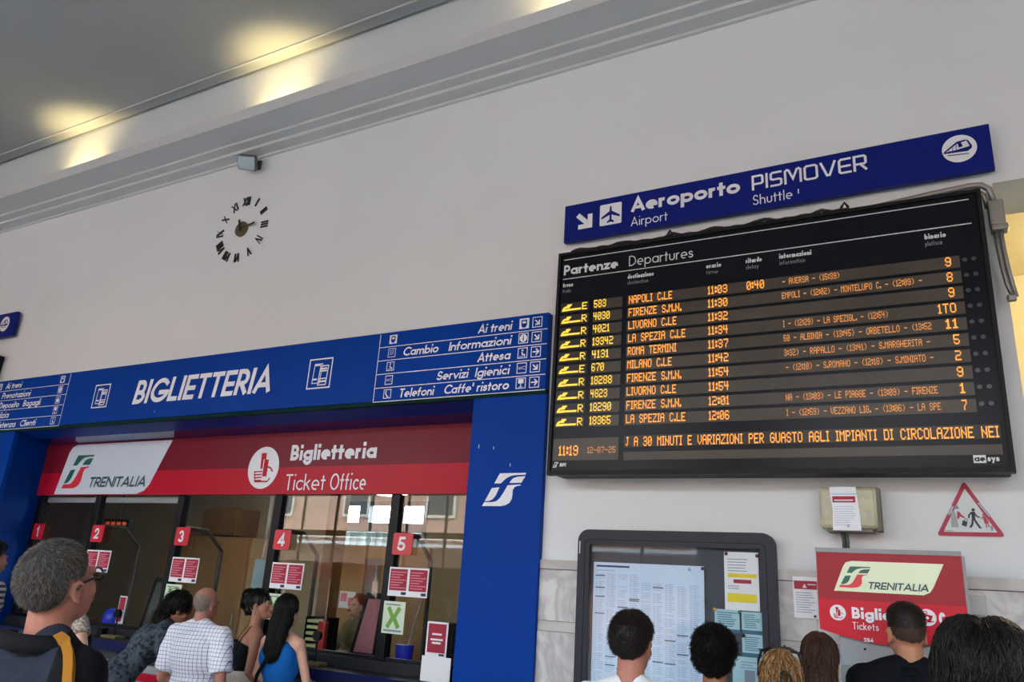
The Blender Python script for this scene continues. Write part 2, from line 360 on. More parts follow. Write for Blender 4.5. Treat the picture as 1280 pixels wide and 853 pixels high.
F5 = {' ': '0000000000', '(': '001C224100', ')': '0041221C00', '-': '0808080808', '.': '0060600000', ':': '0036360000', '0': '3E5149453E', '1': '00427F4000', '2': '7149494946', '3': '2249494936', '4': '0F08087F08',
 '5': '2F49494931', '6': '3E49494932', '7': '0101710907', '8': '3649494936', '9': '264949493E', 'A': '7E0909097E', 'B': '7F49494936', 'C': '3E41414122', 'D': '7F4141413E', 'E': '7F49494941', 'F': '7F09090901',
 'G': '3E4149493A', 'H': '7F0808087F', 'I': '00417F4100', 'J': '0020413F01', 'L': '7F40404040', 'M': '7F0204027F', 'N': '7F0408107F', 'O': '3E4141413E', 'P': '7F09090906', 'Q': '3E4151215E', 'R': '7F09192946',
 'S': '2649494932', 'T': '01017F0101', 'U': '3F4040403F', 'V': '1F2040201F', 'Z': '6151494543'}
def led(mb, s, x0, z0, hgt, x1=None, y=0.0, fill=1.0, mi=0):
    """dot-matrix lettering: 7 dots high"""
    cols = []
    for c in s:
        bits = [int(F5.get(c, F5[' '])[i:i + 2], 16) for i in range(0, 10, 2)]
        if c in '.:': bits = bits[1:3]
        elif c == 'I' or c == '1': bits = bits[1:4]
        cols += bits + [0]
    cols = cols[:-1]; p = hgt / 7; px = p if x1 is None else (x1 - x0) / len(cols); e = (1 - fill) / 2
    for i, b in enumerate(cols):
        r = 0
        while r < 7:
            if b >> r & 1:
                xa = x0 + (i + e) * px; xb = x0 + (i + 1 - e) * px; zt = z0 + hgt - (r + e) * p
                mb.rect(xa, xb, zt - p * (1 - 2 * e), zt, y, mi)
            r += 1
    return x0 + len(cols) * px
def rrect(x0, x1, z0, z1, r, n=6):
    pts = []
    for cx, cz, a in ((x1 - r, z1 - r, 90), (x1 - r, z0 + r, 0), (x0 + r, z0 + r, -90), (x0 + r, z1 - r, -180)):
        pts += [(cx + r * math.cos(math.radians(a - 90 * i / n)), cz + r * math.sin(math.radians(a - 90 * i / n))) for i in range(n + 1)]
    return pts[::-1]
def outline(mb, x0, x1, z0, z1, t, y, mi=0, sh=0):
    def q(x, z): return (x + sh * (z - z0), y, z)
    mb.add([q(x0, z0), q(x1, z0), q(x1, z1), q(x0, z1), q(x0 + t, z0 + t), q(x1 - t, z0 + t), q(x1 - t, z1 - t), q(x0 + t, z1 - t)], [(0, 1, 5, 4), (1, 2, 6, 5), (2, 3, 7, 6), (3, 0, 4, 7)], mi)
def line(mb, x0, z0, x1, z1, t, y, mi=0): stroke(mb, [(x0, z0), (x1, z1)], t, lambda p: (p[0], y, p[1]), False, mi)
def arrow(mb, cx, cz, s, ang, y, t=.22, mi=0):
    ca, sa = math.cos(math.radians(ang)), math.sin(math.radians(ang))
    def T(p): return (cx + s * (p[0] * ca - p[1] * sa), y, cz + s * (p[0] * sa + p[1] * ca))
    for pts in ([(-.5, 0), (.38, 0)], [(0.02, .46), (.48, 0), (0.02, -.46)]): stroke(mb, pts, t, T, False, mi)
def fs_logo(mb, x0, x1, z0, z1, y, mats=(0, 0, 0)):
    """the railway emblem: a slanted F over S made of four flowing pieces; mats index green, red"""
    def m(pts, mi): mb.poly([(x0 + (x1 - x0) * a, z0 + (z1 - z0) * b) for a, b in pts], y, mi)
    m([(.26, .69), (.42, .69), (.50, .80), (.57, .87), (.66, .92), (.78, .94), (.98, .945), (1.0, 1.0), (.38, 1.0)], mats[0])
    m([(.62, .70), (.90, .70), (.985, .90), (.80, .885), (.70, .84), (.66, .78)], mats[0])
    m([(.06, .15), (.16, .155), (.24, .20), (.31, .31), (.39, .57), (.21, .55)], mats[1])
    m([(0, 0), (.45, 0), (.56, .03), (.65, .10), (.70, .22), (.71, .36), (.71, .48), (.745, .57), (.80, .605), (.89, .62), (.88, .65), (.58, .63), (.50, .42), (.42, .25), (.34, .15), (.25, .12), (.05, .12)], mats[2])
    return mb
def ticket_hand(mb, cx, cz, r, y, a=0, b=1):
    """hand holding a ticket inside a disc"""
    mb.disc((cx, cz), r, y, 40, a)
    y2 = y - 0.002
    mb.poly([(cx - .18 * r, cz - .05 * r), (cx + .14 * r, cz - .05 * r), (cx + .10 * r, cz + .70 * r), (cx - .24 * r, cz + .70 * r)], y2, b)
    mb.poly([(cx + .02 * r, cz - .42 * r), (cx + .30 * r, cz - .42 * r), (cx + .30 * r, cz + .38 * r), (cx + .02 * r, cz + .38 * r)], y2 - .001, b)
    line(mb, cx, cz - .42 * r, cx, cz + .40 * r, .05 * r, y2 - .002, a)
    for k in range(4): line(mb, cx - .55 * r + .03 * k * r, cz - (.20 + .14 * k) * r, cx + .0 * r, cz - (.18 + .14 * k) * r, .06 * r, y2 - .002, b)
    line(mb, cx - .5 * r, cz - .2 * r, cx - .4 * r, cz - .66 * r, .06 * r, y2 - .002, b)
    line(mb, cx - .4 * r, cz - .66 * r, cx + .42 * r, cz - .66 * r, .07 * r, y2 - .002, b)
    line(mb, cx + .42 * r, cz - .66 * r, cx + .55 * r, cz - .5 * r, .07 * r, y2 - .002, b)
    stroke(mb, [(cx + .22 * r, cz + .05 * r), (cx + .5 * r, cz - .02 * r), (cx + .66 * r, cz - .2 * r)], .08 * r, lambda p: (p[0], y2 - .002, p[1]), False, b)

# ================================================================== THE SETTING
CZ = 7.185                      # hall ceiling
XL, XR, YB = -24.0, 9.0, -5.0   # hall extents
WF = MB()
WF.box(XL, -9.56, 5.0, 5.48, 0, CZ + .12); WF.box(-9.56, -3.10, 5.0, 5.48, 3.16, CZ + .12); WF.box(-3.10, 0.425, 5.0, 5.48, 0, CZ + .12)
WF.box(0.425, 4.2, 5.0, 5.48, 4.287, CZ + .12); WF.box(4.2, XR, 5.0, 5.48, 0, CZ + .12)
struct('wall_front', WF, WALL)
struct('floor', MB().box(XL, XR, YB, 12, -.2, 0), FLOOR)
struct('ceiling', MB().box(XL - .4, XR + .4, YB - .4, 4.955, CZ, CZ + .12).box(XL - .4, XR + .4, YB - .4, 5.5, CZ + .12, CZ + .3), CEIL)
struct('wall_left', MB().box(XL - .3, XL, YB, 5.48, 0, CZ), WALL)
struct('wall_right', MB().box(XR, XR + .3, YB, 5.48, 0, CZ), WALL)
# rear wall with tall glazed openings towards the street (left ones seen in reflections, right two added for daylight)
OPN = [(-16.6, -9.6), (-7.6, -4.2), (-2.6, 0.8), (2.4, 6.4)]
ZS, ZT = 0.0, 5.6
WB = MB(); xs = XL
for a, b in OPN: WB.box(xs, a, YB - .35, YB, 0, CZ); WB.box(a, b, YB - .35, YB, ZT, CZ); xs = b
WB.box(xs, XR, YB - .35, YB, 0, CZ)
struct('wall_rear', WB, WALL)
WINF = mat('window_frame_dark', rgb(88, 84, 70), .5)
for i, (a, b) in enumerate(OPN):
    m = MB(); n = max(3, round((b - a) / 1.2)); st = (b - a) / n
    for k in range(n + 1): m.box(a + k * st - .025, a + k * st + .025, YB - .2, YB - .14, ZS, ZT)
    for z in (.9, 2.0, 3.9, 4.8): m.box(a, b, YB - .2, YB - .14, z - .02, z + .02)
    m.box(a, b, YB - .24, YB - .12, 2.84, 2.98)
    o = struct('window_%d' % (i + 1), m, WINF)
    area_light('daylight', ((a + b) / 2, YB - .3, (ZS + ZT) / 2), b - a, ZT - ZS, (PI / 2, 0, 0), 1, portal=True)
# cornice: stepped soffits, fascia, ledge
prof = [(5.0, 5.99), (4.97, 5.99), (4.97, 6.015), (4.844, 6.015), (4.844, 6.047), (4.74, 6.047), (4.74, 6.073), (4.46, 6.073), (4.46, 6.198), (4.52, 6.198), (4.52, 6.12), (5.0, 6.12)]
cm_ = MB(); n = len(prof)
cm_.add([(XL, a, b) for a, b in prof] + [(XR, a, b) for a, b in prof], [(i, (i + 1) % n, n + (i + 1) % n, n + i) for i in range(n)])
fixn(struct('trim_cornice', cm_, CORN))
struct('trim_ceiling', MB().tube([(XL, 4.81, CZ - .012), (XR, 4.81, CZ - .012)], .012, 6)  , mat('ceiling_cable_white', rgb(200, 200, 198), .6))
# marble wainscot on the wall (upper band, slab, band, slab)
for i, (x0, x1) in enumerate(((-2.515, 0.425),)):
    m = MB(); y1 = 5.0
    m.box(x0, x1, 4.975, y1, 1.915, 1.975, 1)
    for a, b in ((x0, -1.6), (-1.598, -.72), (-.718, .0), (.002, x1)):
        m.box(a, b, 4.980, y1, 1.582, 1.909, 0); m.box(a, b, 4.980, y1, 0.25, 1.512, 0)
        m.box(a, b, 4.982, y1, 1.516, 1.578, 1)
    m.box(x0, x1, 4.97, y1, 0, .25, 1)
    m.box(x0, x1, 4.99, y1, .0, 1.975, 2)
    struct('trim_wainscot', m, [MARB, MARBT, mat('joint_grey', rgb(120, 118, 116), .8)])
m = MB(); m.box(XL, -9.98, 4.975, 5, 0, 1.975); struct('trim_wainscot_far', m, MARB)
# passage behind the opening on the right, lit by a warm lamp
PASS = mat('passage_cream', rgb(238, 222, 176), .75, var=.04)
m = MB(); m.box(-1.6, 6, 9.0, 9.2, 0, 5.2); m.box(-1.8, -1.6, 5.48, 9.2, 0, 5.2); m.box(6, 6.2, 5.48, 9.2, 0, 5.2); m.box(-1.8, 6.2, 5.48, 9.2, 5.2, 5.4)
struct('wall_passage', m, PASS)
lp = bpy.data.lights.new('passage_lamp', 'POINT'); lp.energy = 105; lp.color = (1, .90, .66); lp.shadow_soft_size = .15
lo = bpy.data.objects.new('passage_lamp', lp); lo.location = (2.2, 7.7, 4.7); C.objects.link(lo)
# ticket office room
OFW = mat('office_wall', rgb(172, 160, 136), .7, var=.06); OFW2 = mat('office_ceiling', rgb(200, 194, 180), .8)
m = MB()
m.box(-14, -13.8, 5.48, 9.2, 0, 3.4); m.box(-1.8, -1.6, 5.48, 9.2, 0, 3.4)
m.box(-14, -7.95, 9.0, 9.2, 0, 3.4); m.box(-6.3, -1.6, 9.0, 9.2, 0, 3.4); m.box(-7.95, -6.3, 9, 9.2, 2.86, 3.4); m.box(-7.95, -6.3, 9, 9.2, 0, .6)
m.box(-14, -9.5, 5.46, 5.5, 0, 3.4); m.box(-3.12, -1.6, 5.46, 5.5, 0, 3.4); m.box(-9.5, -3.12, 5.46, 5.5, 3.08, 3.4)
struct('wall_office', m, OFW)
struct('ceiling_office', MB().box(-14, -1.6, 5.46, 9.2, 3.4, 3.6), OFW2)
# street outside: brick building opposite, ground
struct('ground', MB().box(-60, 40, -40, YB - .36, -.25, -.02), mat('asphalt', rgb(120, 118, 116), .9))
bb = thing('brick_building', 'brick building across the street, reflected in the ticket office glass', 'building', (-8, -17, 0))
m = MB(); m.box(-40, 26, -27, -17, 0, 7.65); obj('facade', m, BRICK, bb)
m = MB(); m.box(-40, 26, -16.99, -16.75, 3.55, 3.85); m.box(-40, 26, -16.99, -16.8, 7.4, 7.65); obj('stone_band', m, mat('stone_pale', rgb(220, 214, 200), .8), bb)
WG = mat('window_dark_glass', rgb(60, 66, 70), .15); WS = mat('shutter_green', rgb(86, 96, 76), .7)
for k in range(14):
    x = -38 + k * 4.6
    for z in (4.6,):
        w = MB(); w.box(x, x + 1.3, -17.02, -16.94, z, z + 2.1, 1); w.ring([(x - .12, z - .12), (x + 1.42, z - .12), (x + 1.42, z + 2.22), (x - .12, z + 2.22)], [(x, z), (x + 1.3, z), (x + 1.3, z + 2.1), (x, z + 2.1)], -17.05, -16.9, 0)
        obj('window', w, [MATS['stone_pale'], WG], bb)
m = MB(); m.box(-40, 26, -16.9, -15.6, 3.2, 3.32); obj('canopy', m, SIGNW, bb)
# uplights standing on the cornice ledge
for k, x in enumerate((-9.42, -5.92, -2.42, 1.08)):
    t = thing('cove_uplight', ['floodlight standing on the cornice ledge, making the glow at the far left of the ceiling', 'floodlight standing on the cornice ledge, making the glow above the clock', 'floodlight standing on the cornice ledge, making the glow at the top edge of the photo', 'floodlight standing on the cornice ledge above the departure board'][k], 'light', (x, 4.72, 6.12), 'uplights along the cornice')
    m = MB(); m.bbox(x - .11, x + .11, 4.66, 4.79, 6.125, 6.165, .01); obj('housing', m, BLACK, t)
    d = bpy.data.lights.new('uplight', 'SPOT'); d.energy = 80; d.color = (1, .78, .34); d.spot_size = math.radians(100); d.spot_blend = 1.0; d.shadow_soft_size = .05
    o = bpy.data.objects.new('uplight', d); C.objects.link(o); o.parent = t; o.location = (0, 0, .06); o.rotation_euler = (PI - .42, 0, 0)

# added red ticket machines at the rear wall, giving the office glass a darker reflection
for k in range(5):
    x = -15.8 + k * 1.45
    t = thing('ticket_machine', ['first', 'second', 'third', 'fourth', 'fifth'][k] + ' red ticket machine along the rear wall, mirrored in the office glass', 'ticket machine', (x, -4.4, 0), 'ticket machines along the rear wall')
    m = MB(); m.bbox(x - .42, x + .42, -4.75, -4.15, 0, 1.75, .03); obj('body', m, mat('kiosk_grey', rgb(70, 72, 78), .5), t)
    m = MB(); m.bbox(x - .45, x + .45, -4.78, -4.12, 1.75, 2.15, .03); obj('header', m, mat('kiosk_red', rgb(170, 20, 40), .5), t)
    m = MB(); m.bbox(x - .25, x + .25, -4.15, -4.13, 1.1, 1.5, .008); obj('screen', m, mat('kiosk_screen', rgb(190, 200, 210), .3), t)

# ================================================================== TICKET OFFICE PORTAL
pt = thing('ticket_office_portal', 'blue portal around the ticket windows with white BIGLIETTERIA lettering and wayfinding panels', 'portal', (-6.3, 4.95, 0))
m = MB(); m.box(-10.06, -2.512, 4.93, 5.0, 3.185, 3.782); obj('header_band', m, BLUE, pt)
m = MB(); m.box(-10.06, -2.512, 4.945, 5.02, 3.150, 3.187); obj('green_edge', m, GREEN, pt, )['label'] = 'thin dark green edge under the blue band'
m = MB(); m.add([(-9.34, 4.95, 3.155), (-3.135, 4.95, 3.155), (-3.135, 5.23, 3.1143), (-9.41, 5.23, 3.1143)], [(0, 1, 2, 3)]); m.add([(-9.34, 4.95, 3.165), (-3.135, 4.95, 3.165), (-3.135, 5.5, 3.165), (-9.48, 5.5, 3.165)], [(3, 2, 1, 0)])
obj('soffit', m, BLUE, pt)
m = MB(); m.add([(-9.41, 5.23, 3.1143), (-3.135, 5.23, 3.1143), (-3.135, 5.5, 3.075), (-9.48, 5.5, 3.075)], [(0, 1, 2, 3)]); obj('soffit_trim', m, BLUEG, pt)['label'] = 'glossy inner strip of the soffit'
m = MB(); m.box(-3.135, -2.509, 4.95, 5.0, 0, 3.152); m.box(-3.135, -3.105, 5.0, 5.5, 0, 3.07); obj('pillar', m, BLUE, pt)
m = MB(); m.box(-9.965, -9.34, 4.95, 5.0, 0, 3.152); m.add([(-9.34, 4.951, 0), (-9.48, 5.5, 0), (-9.48, 5.5, 3.15), (-9.34, 4.951, 3.15)], [(0, 1, 2, 3)]); obj('pillar', m, BLUE, pt)
obj('lettering', mtext('BIGLIETTERIA', -7.283, 3.345, .252, .185, x1=-5.335, y=4.927, shear=.15), SIGNW, pt)
def ticket_icon(x0, x1, z0, z1, y):
    m = MB(); w = x1 - x0; hh = z1 - z0; sh = .02
    outline(m, x0, x1, z0, z1, .012, y)
    outline(m, x0 + .2 * w, x0 + .55 * w, z0 + .17 * hh, z0 + .83 * hh, .008, y, sh=.06)
    outline(m, x0 + .45 * w, x0 + .82 * w, z0 + .10 * hh, z0 + .76 * hh, .010, y, sh=.06)
    for a, b in ((.62, .68), (.55, .6), (.2, .26), (.3, .34)): m.rect(x0 + .5 * w, x0 + .80 * w, z0 + a * hh, z0 + b * hh, y - .001)
    m.rect(x0 + .25 * w, x0 + .5 * w, z0 + .75 * hh, z0 + .81 * hh, y - .001); m.rect(x0 + .25 * w, x0 + .42 * w, z0 + .28 * hh, z0 + .34 * hh, y - .001)
    return m
obj('ticket_pictogram', ticket_icon(-7.965, -7.705, 3.341, 3.600, 4.927), SIGNW, pt)
obj('ticket_pictogram', ticket_icon(-4.885, -4.612, 3.338, 3.616, 4.927), SIGNW, pt)
def picto(m, kind, cx, cz, s, y, fg=0, bg=1):
    hs = s / 2
    if kind == 'train':
        m.rect(cx - hs, cx + hs, cz - hs, cz + hs, y, fg); m.poly([(cx - .3 * s, cz + .35 * s), (cx + .3 * s, cz + .35 * s), (cx + .3 * s, cz - .15 * s), (cx + .15 * s, cz - .4 * s), (cx - .15 * s, cz - .4 * s), (cx - .3 * s, cz - .15 * s)], y - .001, bg)
        m.rect(cx - .18 * s, cx + .18 * s, cz + .0 * s, cz + .22 * s, y - .002, fg)
    elif kind == 'info':
        m.rect(cx - hs, cx + hs, cz - hs, cz + hs, y, bg); outline(m, cx - hs, cx + hs, cz - hs, cz + hs, .006, y - .0005, fg); m.disc((cx, cz), .38 * s, y - .001, 20, fg); m.rect(cx - .06 * s, cx + .06 * s, cz - .24 * s, cz + .08 * s, y - .002, bg); m.disc((cx, cz + .2 * s), .07 * s, y - .002, 10, bg)
    elif kind == 'wait':
        outline(m, cx - hs, cx + hs, cz - hs, cz + hs, .006, y, fg); m.disc((cx - .02 * s, cz + .26 * s), .09 * s, y, 10, fg)
        stroke(m, [(cx - .06 * s, cz + .12 * s), (cx - .02 * s, cz - .14 * s), (cx + .2 * s, cz - .16 * s), (cx + .24 * s, cz - .38 * s)], .11 * s, lambda p: (p[0], y, p[1]), False, fg)
        m.rect(cx - .3 * s, cx + .1 * s, cz - .34 * s, cz - .29 * s, y, fg)
    elif kind == 'wc':
        outline(m, cx - hs, cx + hs, cz - hs, cz + hs, .006, y, fg); text(m, 'WC', cx - .36 * s, cz - .15 * s, .3 * s, .13, x1=cx + .36 * s, y=y, mi=fg)
    elif kind == 'glass':
        m.rect(cx - hs, cx + hs, cz - hs, cz + hs, y, bg); outline(m, cx - hs, cx + hs, cz - hs, cz + hs, .006, y - .0005, fg); m.poly([(cx - .28 * s, cz + .38 * s), (cx + .28 * s, cz + .38 * s), (cx + .26 * s, cz - .02 * s), (cx - .26 * s, cz - .02 * s)], y - .001, fg); m.rect(cx - .04 * s, cx + .04 * s, cz - .34 * s, cz, y - .001, fg); m.rect(cx - .2 * s, cx + .2 * s, cz - .38 * s, cz - .32 * s, y - .001, fg)
    elif kind == 'phone':
        outline(m, cx - hs, cx + hs, cz - hs, cz + hs, .006, y, fg); stroke(m, [(cx - .12 * s, cz + .36 * s), (cx - .24 * s, cz + .14 * s), (cx - .06 * s, cz - .22 * s), (cx + .2 * s, cz - .36 * s)], .13 * s, lambda p: (p[0], y, p[1]), False, fg)
    elif kind == 'mono':
        outline(m, cx - hs, cx + hs, cz - hs, cz + hs, .005, y, fg)
        for k in range(3): line(m, cx - .3 * s, cz + (.2 - .2 * k) * s, cx + .3 * s, cz + (.28 - .2 * k) * s, .05 * s, y, fg)
    elif kind in ('se', 'e'):
        outline(m, cx - hs, cx + hs, cz - hs, cz + hs, .006, y, fg); arrow(m, cx, cz, .62 * s, -45 if kind == 'se' else 0, y, .2, fg)
    elif kind == 'bag':
        m.rect(cx - hs, cx + hs, cz - hs, cz + hs, y, bg); outline(m, cx - hs, cx + hs, cz - hs, cz + hs, .006, y - .0005, fg); m.rect(cx - .3 * s, cx + .3 * s, cz - .3 * s, cz + .12 * s, y - .001, fg); outline(m, cx - .14 * s, cx + .14 * s, cz + .1 * s, cz + .3 * s, .05 * s, y - .001, fg)
def directory(x0, x1, rows, right):
    m = MB(); y = 4.927
    zt, zb = 3.770, 3.176; st = (zt - zb) / 5
    xs = x0 if right else x1
    for k in range(1, 6): m.rect(x0, x1, zt - k * st - .003, zt - k * st + .003, y)
    m.rect(xs - .003, xs + .003, zb, zt, y)
    for k, (texts, ic, li) in enumerate(rows):
        zc = zt - (k + .5) * st; zb_ = zc - .035
        if right:
            picto(m, ic[0], -2.718, zc + .004, .084, y); picto(m, ic[1], -2.605, zc + .004, .084, y)
            if li: picto(m, li, -3.97, zc + .004, .078, y)
        else:
            if ic: picto(m, ic, -8.61, zc + .003, .082, y)
            if li: picto(m, li, -9.86 if k == 0 else -9.99, zc, .08, y)
        for s, a, b in texts: text(m, s, a, zb_, .074, .165, x1=b, y=y, shear=.15)
    return m
obj('directory_panel', directory(-4.110, -2.515, [([('Ai treni', -3.132, -2.828)], ('train', 'se'), 'train'), ([('Cambio', -3.852, -3.50), ('Informazioni', -3.400, -2.826)], ('info', 'se'), 'mono'),
    ([('Attesa', -3.117, -2.826)], ('wait', 'e'), 'wait'), ([('Servizi', -3.49, -3.195), ('Igienici', -3.13, -2.826)], ('wc', 'se'), 'wc'), ([('Telefoni', -3.848, -3.507), ("Caffe' ristoro", -3.408, -2.822)], ('glass', 'e'), 'phone')], True), [SIGNW, BLUE], pt)
obj('directory_panel', directory(-10.06, -8.478, [([('Ai treni', -9.735, -9.415)], 'train', 'train'), ([('Prenotazioni', -9.765, -9.185)], 'info', 'mono'), ([('Deposito', -9.77, -9.36), ('Bagagli', -9.28, -8.94)], 'bag', None),
    ([('Polizia', -9.84, -9.52)], 'glass', None), ([('Assistenza', -9.84, -9.33), ('Clienti', -9.24, -8.935)], 'wait', None)], False), [SIGNW, BLUE], pt)
obj('railway_logo', fs_logo(MB(), -2.992, -2.640, 2.333, 2.570, 4.946), SIGNW, pt)
m = MB()
for (x, z, a) in ((-3.06, 2.76, .03), (-2.93, 2.75, .02), (-2.78, 2.62, .02), (-6.9, 3.24, .02)): m.rect(x, x + .006, z, z + a, 4.9465 if x > -4 else 4.9275)
obj('chipped_paint', m, mat('chip_white', rgb(200, 205, 215), .7), pt)

# red fascia sign above the glass
fs = thing('ticket_office_sign', 'red backlit style fascia reading Biglietteria Ticket Office above the ticket windows', 'sign', (-6.4, 5.5, 2.49))
yS = 5.44
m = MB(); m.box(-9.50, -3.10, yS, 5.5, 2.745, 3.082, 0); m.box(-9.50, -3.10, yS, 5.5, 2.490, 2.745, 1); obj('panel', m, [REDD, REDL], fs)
kk = yS / 5.5
def sx_(x): return x * kk
def sz_(z): return EYE + (z - EYE) * kk
m = MB(); zt, zb = 3.070, 2.497
pts = [(-9.215 * kk, zb), (-7.72 * kk, zb), (-7.60 * kk, zb + .035), (-7.53 * kk, zb + .10), (-7.29 * kk, zt), (-8.98 * kk, zt), (-9.06 * kk, zt - .03), (-9.10 * kk, zt - .09)]
m.poly(pts, yS - .003); obj('logo_panel', m, SIGNWG, fs)
m = fs_logo(MB(), -9.10 * kk, -8.60 * kk, 2.565, 2.945, yS - .006, (0, 0, 1)); obj('railway_logo', m, [LGREEN, LRED], fs)
obj('lettering', mtext('TRENITALIA', -8.605 * kk, 2.575, .115, .19, x1=-7.60 * kk, y=yS - .006, shear=.25), LTEXT, fs)['label'] = 'dark green TRENITALIA lettering'
m = MB(); ticket_hand(m, -5.862 * kk, sz_(2.757), .207 * kk, yS - .004); obj('hand_ticket_disc', m, [SIGNW, REDL], fs)
obj('lettering', mtext('Biglietteria', -5.52 * kk, sz_(2.818), .150, .225, x1=-4.472 * kk, y=yS - .004), SIGNW, fs)
obj('lettering', mtext('Ticket', -5.535 * kk, sz_(2.535), .150, .10, x1=-5.035 * kk, y=yS - .004), SIGNW, fs)
obj('lettering', mtext('Office', -4.975 * kk, sz_(2.535), .150, .10, x1=-4.555 * kk, y=yS - .004), SIGNW, fs)

# ticket windows: pane, mullion, numbered plate
MX = [-9.46, -8.365, -6.99, -5.615, -4.235, -3.13]
for k in range(5):
    x0, x1 = MX[k], MX[k + 1]
    t = thing('ticket_window', 'glazed ticket window with the red number plate %d' % (k + 1), 'ticket window', (x0, 5.5, 1.15), 'ticket windows')
    m = MB(); m.box(x0 + .09, x1, 5.505, 5.515, 1.15, 2.49); fixn(obj('pane', m, GLASS, t))
    m = MB(); m.bbox(x0, x0 + .095, 5.47, 5.56, 1.152, 2.49, .008); m.box(x0 + .095, x1, 5.49, 5.54, 1.152, 1.175)
    if k == 4: m.bbox(x1 - .04, x1 + .02, 5.47, 5.56, 1.152, 2.49, .008)
    obj('mullion', m, BLACK, t)
    xa = x0 + (.075 if k else .06); m = MB(); m.slab(rrect(xa, xa + .205, 1.985, 2.165, .022), 5.462, 5.47, 0); n = obj('number_plate', m, PRED if False else mat('plate_red', rgb(208, 30, 52), .35), t)
    obj('digit', mtext(str(k + 1), xa + .1 - (.02 if k == 0 else .045), 2.018, .115, .19, y=5.460), SIGNW, n)
    if k < 5:
        # light strip of the blind cassette behind the first two panes
        if k < 2: m = MB(); m.box(x0 + .1, x1, 5.53, 5.56, 2.415, 2.475); obj('head_rail', m, GREYP, t)

# glass dividers between the clerks
DIV = glassmat('divider_glass', (.9, .92, .9, 1), 1.4)
for k in range(1, 5):
    x = MX[k] + .02
    t = thing('desk_divider', ['first', 'second', 'third', 'fourth'][k - 1] + ' glass desk divider from the left, dark tube frame, behind the mullion of window %d' % (k + 1), 'divider', (x, 5.6, 1.1), 'dividers between the clerks')
    pts = [(x, 5.57, 2.17), (x, 5.90, 2.165), (x, 6.13, 1.97), (x, 6.13, 1.12)]
    m = MB(); m.tube(pts, .022, 8); obj('frame', m, mat('divider_frame', rgb(58, 54, 50), .45), t)
    m = MB(); m.add([(x, 5.57, 2.17), (x, 5.90, 2.165), (x, 6.13, 1.97), (x, 6.13, 1.12), (x, 5.57, 1.12)], [(0, 1, 2, 3, 4)]); obj('pane', m, DIV, t)
# counter
ct = thing('ticket_counter', 'long dark ticket counter with navy lip and red stripe under the windows', 'counter', (-6.3, 5.3, 0))
m = MB(); m.box(-9.46, -3.14, 5.17, 6.3, 1.03, 1.065); m.box(-9.46, -3.14, 5.42, 5.56, 1.065, 1.15); obj('worktop', m, mat('counter_dark', rgb(38, 40, 46), .45, spec=.2, var=.1), ct)
m = MB(); m.box(-9.46, -3.14, 5.15, 5.17, .975, 1.067); obj('lip', m, mat('counter_navy', rgb(16, 24, 76), .4, spec=.2), ct)
m = MB(); m.box(-9.46, -3.14, 5.22, 5.26, .885, .99); obj('apron', m, mat('apron_dark', rgb(44, 46, 54), .5), ct)
m = MB(); m.box(-9.46, -3.14, 5.20, 5.3, .10, .89); obj('front_panel', m, GREYP, ct)
m = MB(); m.box(-9.46, -3.14, 5.175, 5.20, .755, .825); obj('red_stripe', m, REDL, ct)
m = MB(); m.box(-9.46, -3.14, 5.25, 5.3, 0, .10); obj('plinth', m, BLACK, ct)
# desks inside
obj_d = MB(); obj_d.box(-9.4, -3.2, 5.58, 6.45, .72, .76)

# posters taped on the glass
def price_poster(x0, x1, z0, z1, y, label):
    m = MB(); m.box(x0, x1, y - .002, y, z0, z1, 0); w = (x1 - x0) / 2
    for s in (0, 1):
        a = x0 + s * w + .012; b = x0 + (s + 1) * w - .012
        m.rect(a, b, z0 + .045, z1 - .014, y - .003, 1)
        for q in range(7):
            zz = z1 - .035 - q * (z1 - z0 - .085) / 7
            m.rect(a + .01, b - .01 - .03 * ((q * 7 + s) % 3), zz - .008, zz, y - .004, 2)
        m.rect(b - .05, b, z0 + .012, z0 + .035, y - .003, 3)
    return tag(obj('price_poster', m, [PAPER, PRED, PREDL, INKD]), label, 'poster', 'red double posters on the glass')
price_poster(-8.30, -7.885, 1.675, 1.90, 5.468, 'red double poster with white border on the glass under plate 2')
price_poster(-6.895, -6.50, 1.635, 1.872, 5.468, 'red double poster with white border on the glass under plate 3')
price_poster(-5.515, -5.125, 1.645, 1.872, 5.468, 'red double poster with white border on the glass under plate 4')
price_poster(-4.165, -3.765, 1.655, 1.885, 5.468, 'red double poster with white border on the glass under plate 5')
def x_poster(x0, x1, z0, z1, y, label):
    m = MB(); m.box(x0, x1, y - .002, y, z0, z1, 0); cx = (x0 + x1) / 2; cz = (z0 + z1) / 2; s = (x1 - x0)
    for sg in (-1, 1): stroke(m, [(cx - .26 * s * sg, cz - .36 * s), (cx - .03 * s * sg, cz), (cx, cz), (cx + .03 * s * sg, cz), (cx + .26 * s * sg, cz + .36 * s)], .17 * s, lambda p: (p[0], y - .003, p[1]), False, 1)
    m.rect(x0 + .02, x1 - .02, z0 + .015, z0 + .03, y - .003, 2); m.rect(x0 + .02, x1 - .05, z1 - .03, z1 - .02, y - .003, 2)
    return tag(obj('green_poster', m, [PLGR, PGRN, INK]), label, 'poster', 'pale posters with a green X')
x_poster(-6.915, -6.685, 1.375, 1.612, 5.468, 'pale poster with a green X under the red poster of window 3')
x_poster(-5.545, -5.325, 1.375, 1.600, 5.468, 'pale poster with a green X under the red poster of window 4')
x_poster(-4.188, -3.968, 1.362, 1.612, 5.468, 'pale poster with a green X under the red poster of window 5')
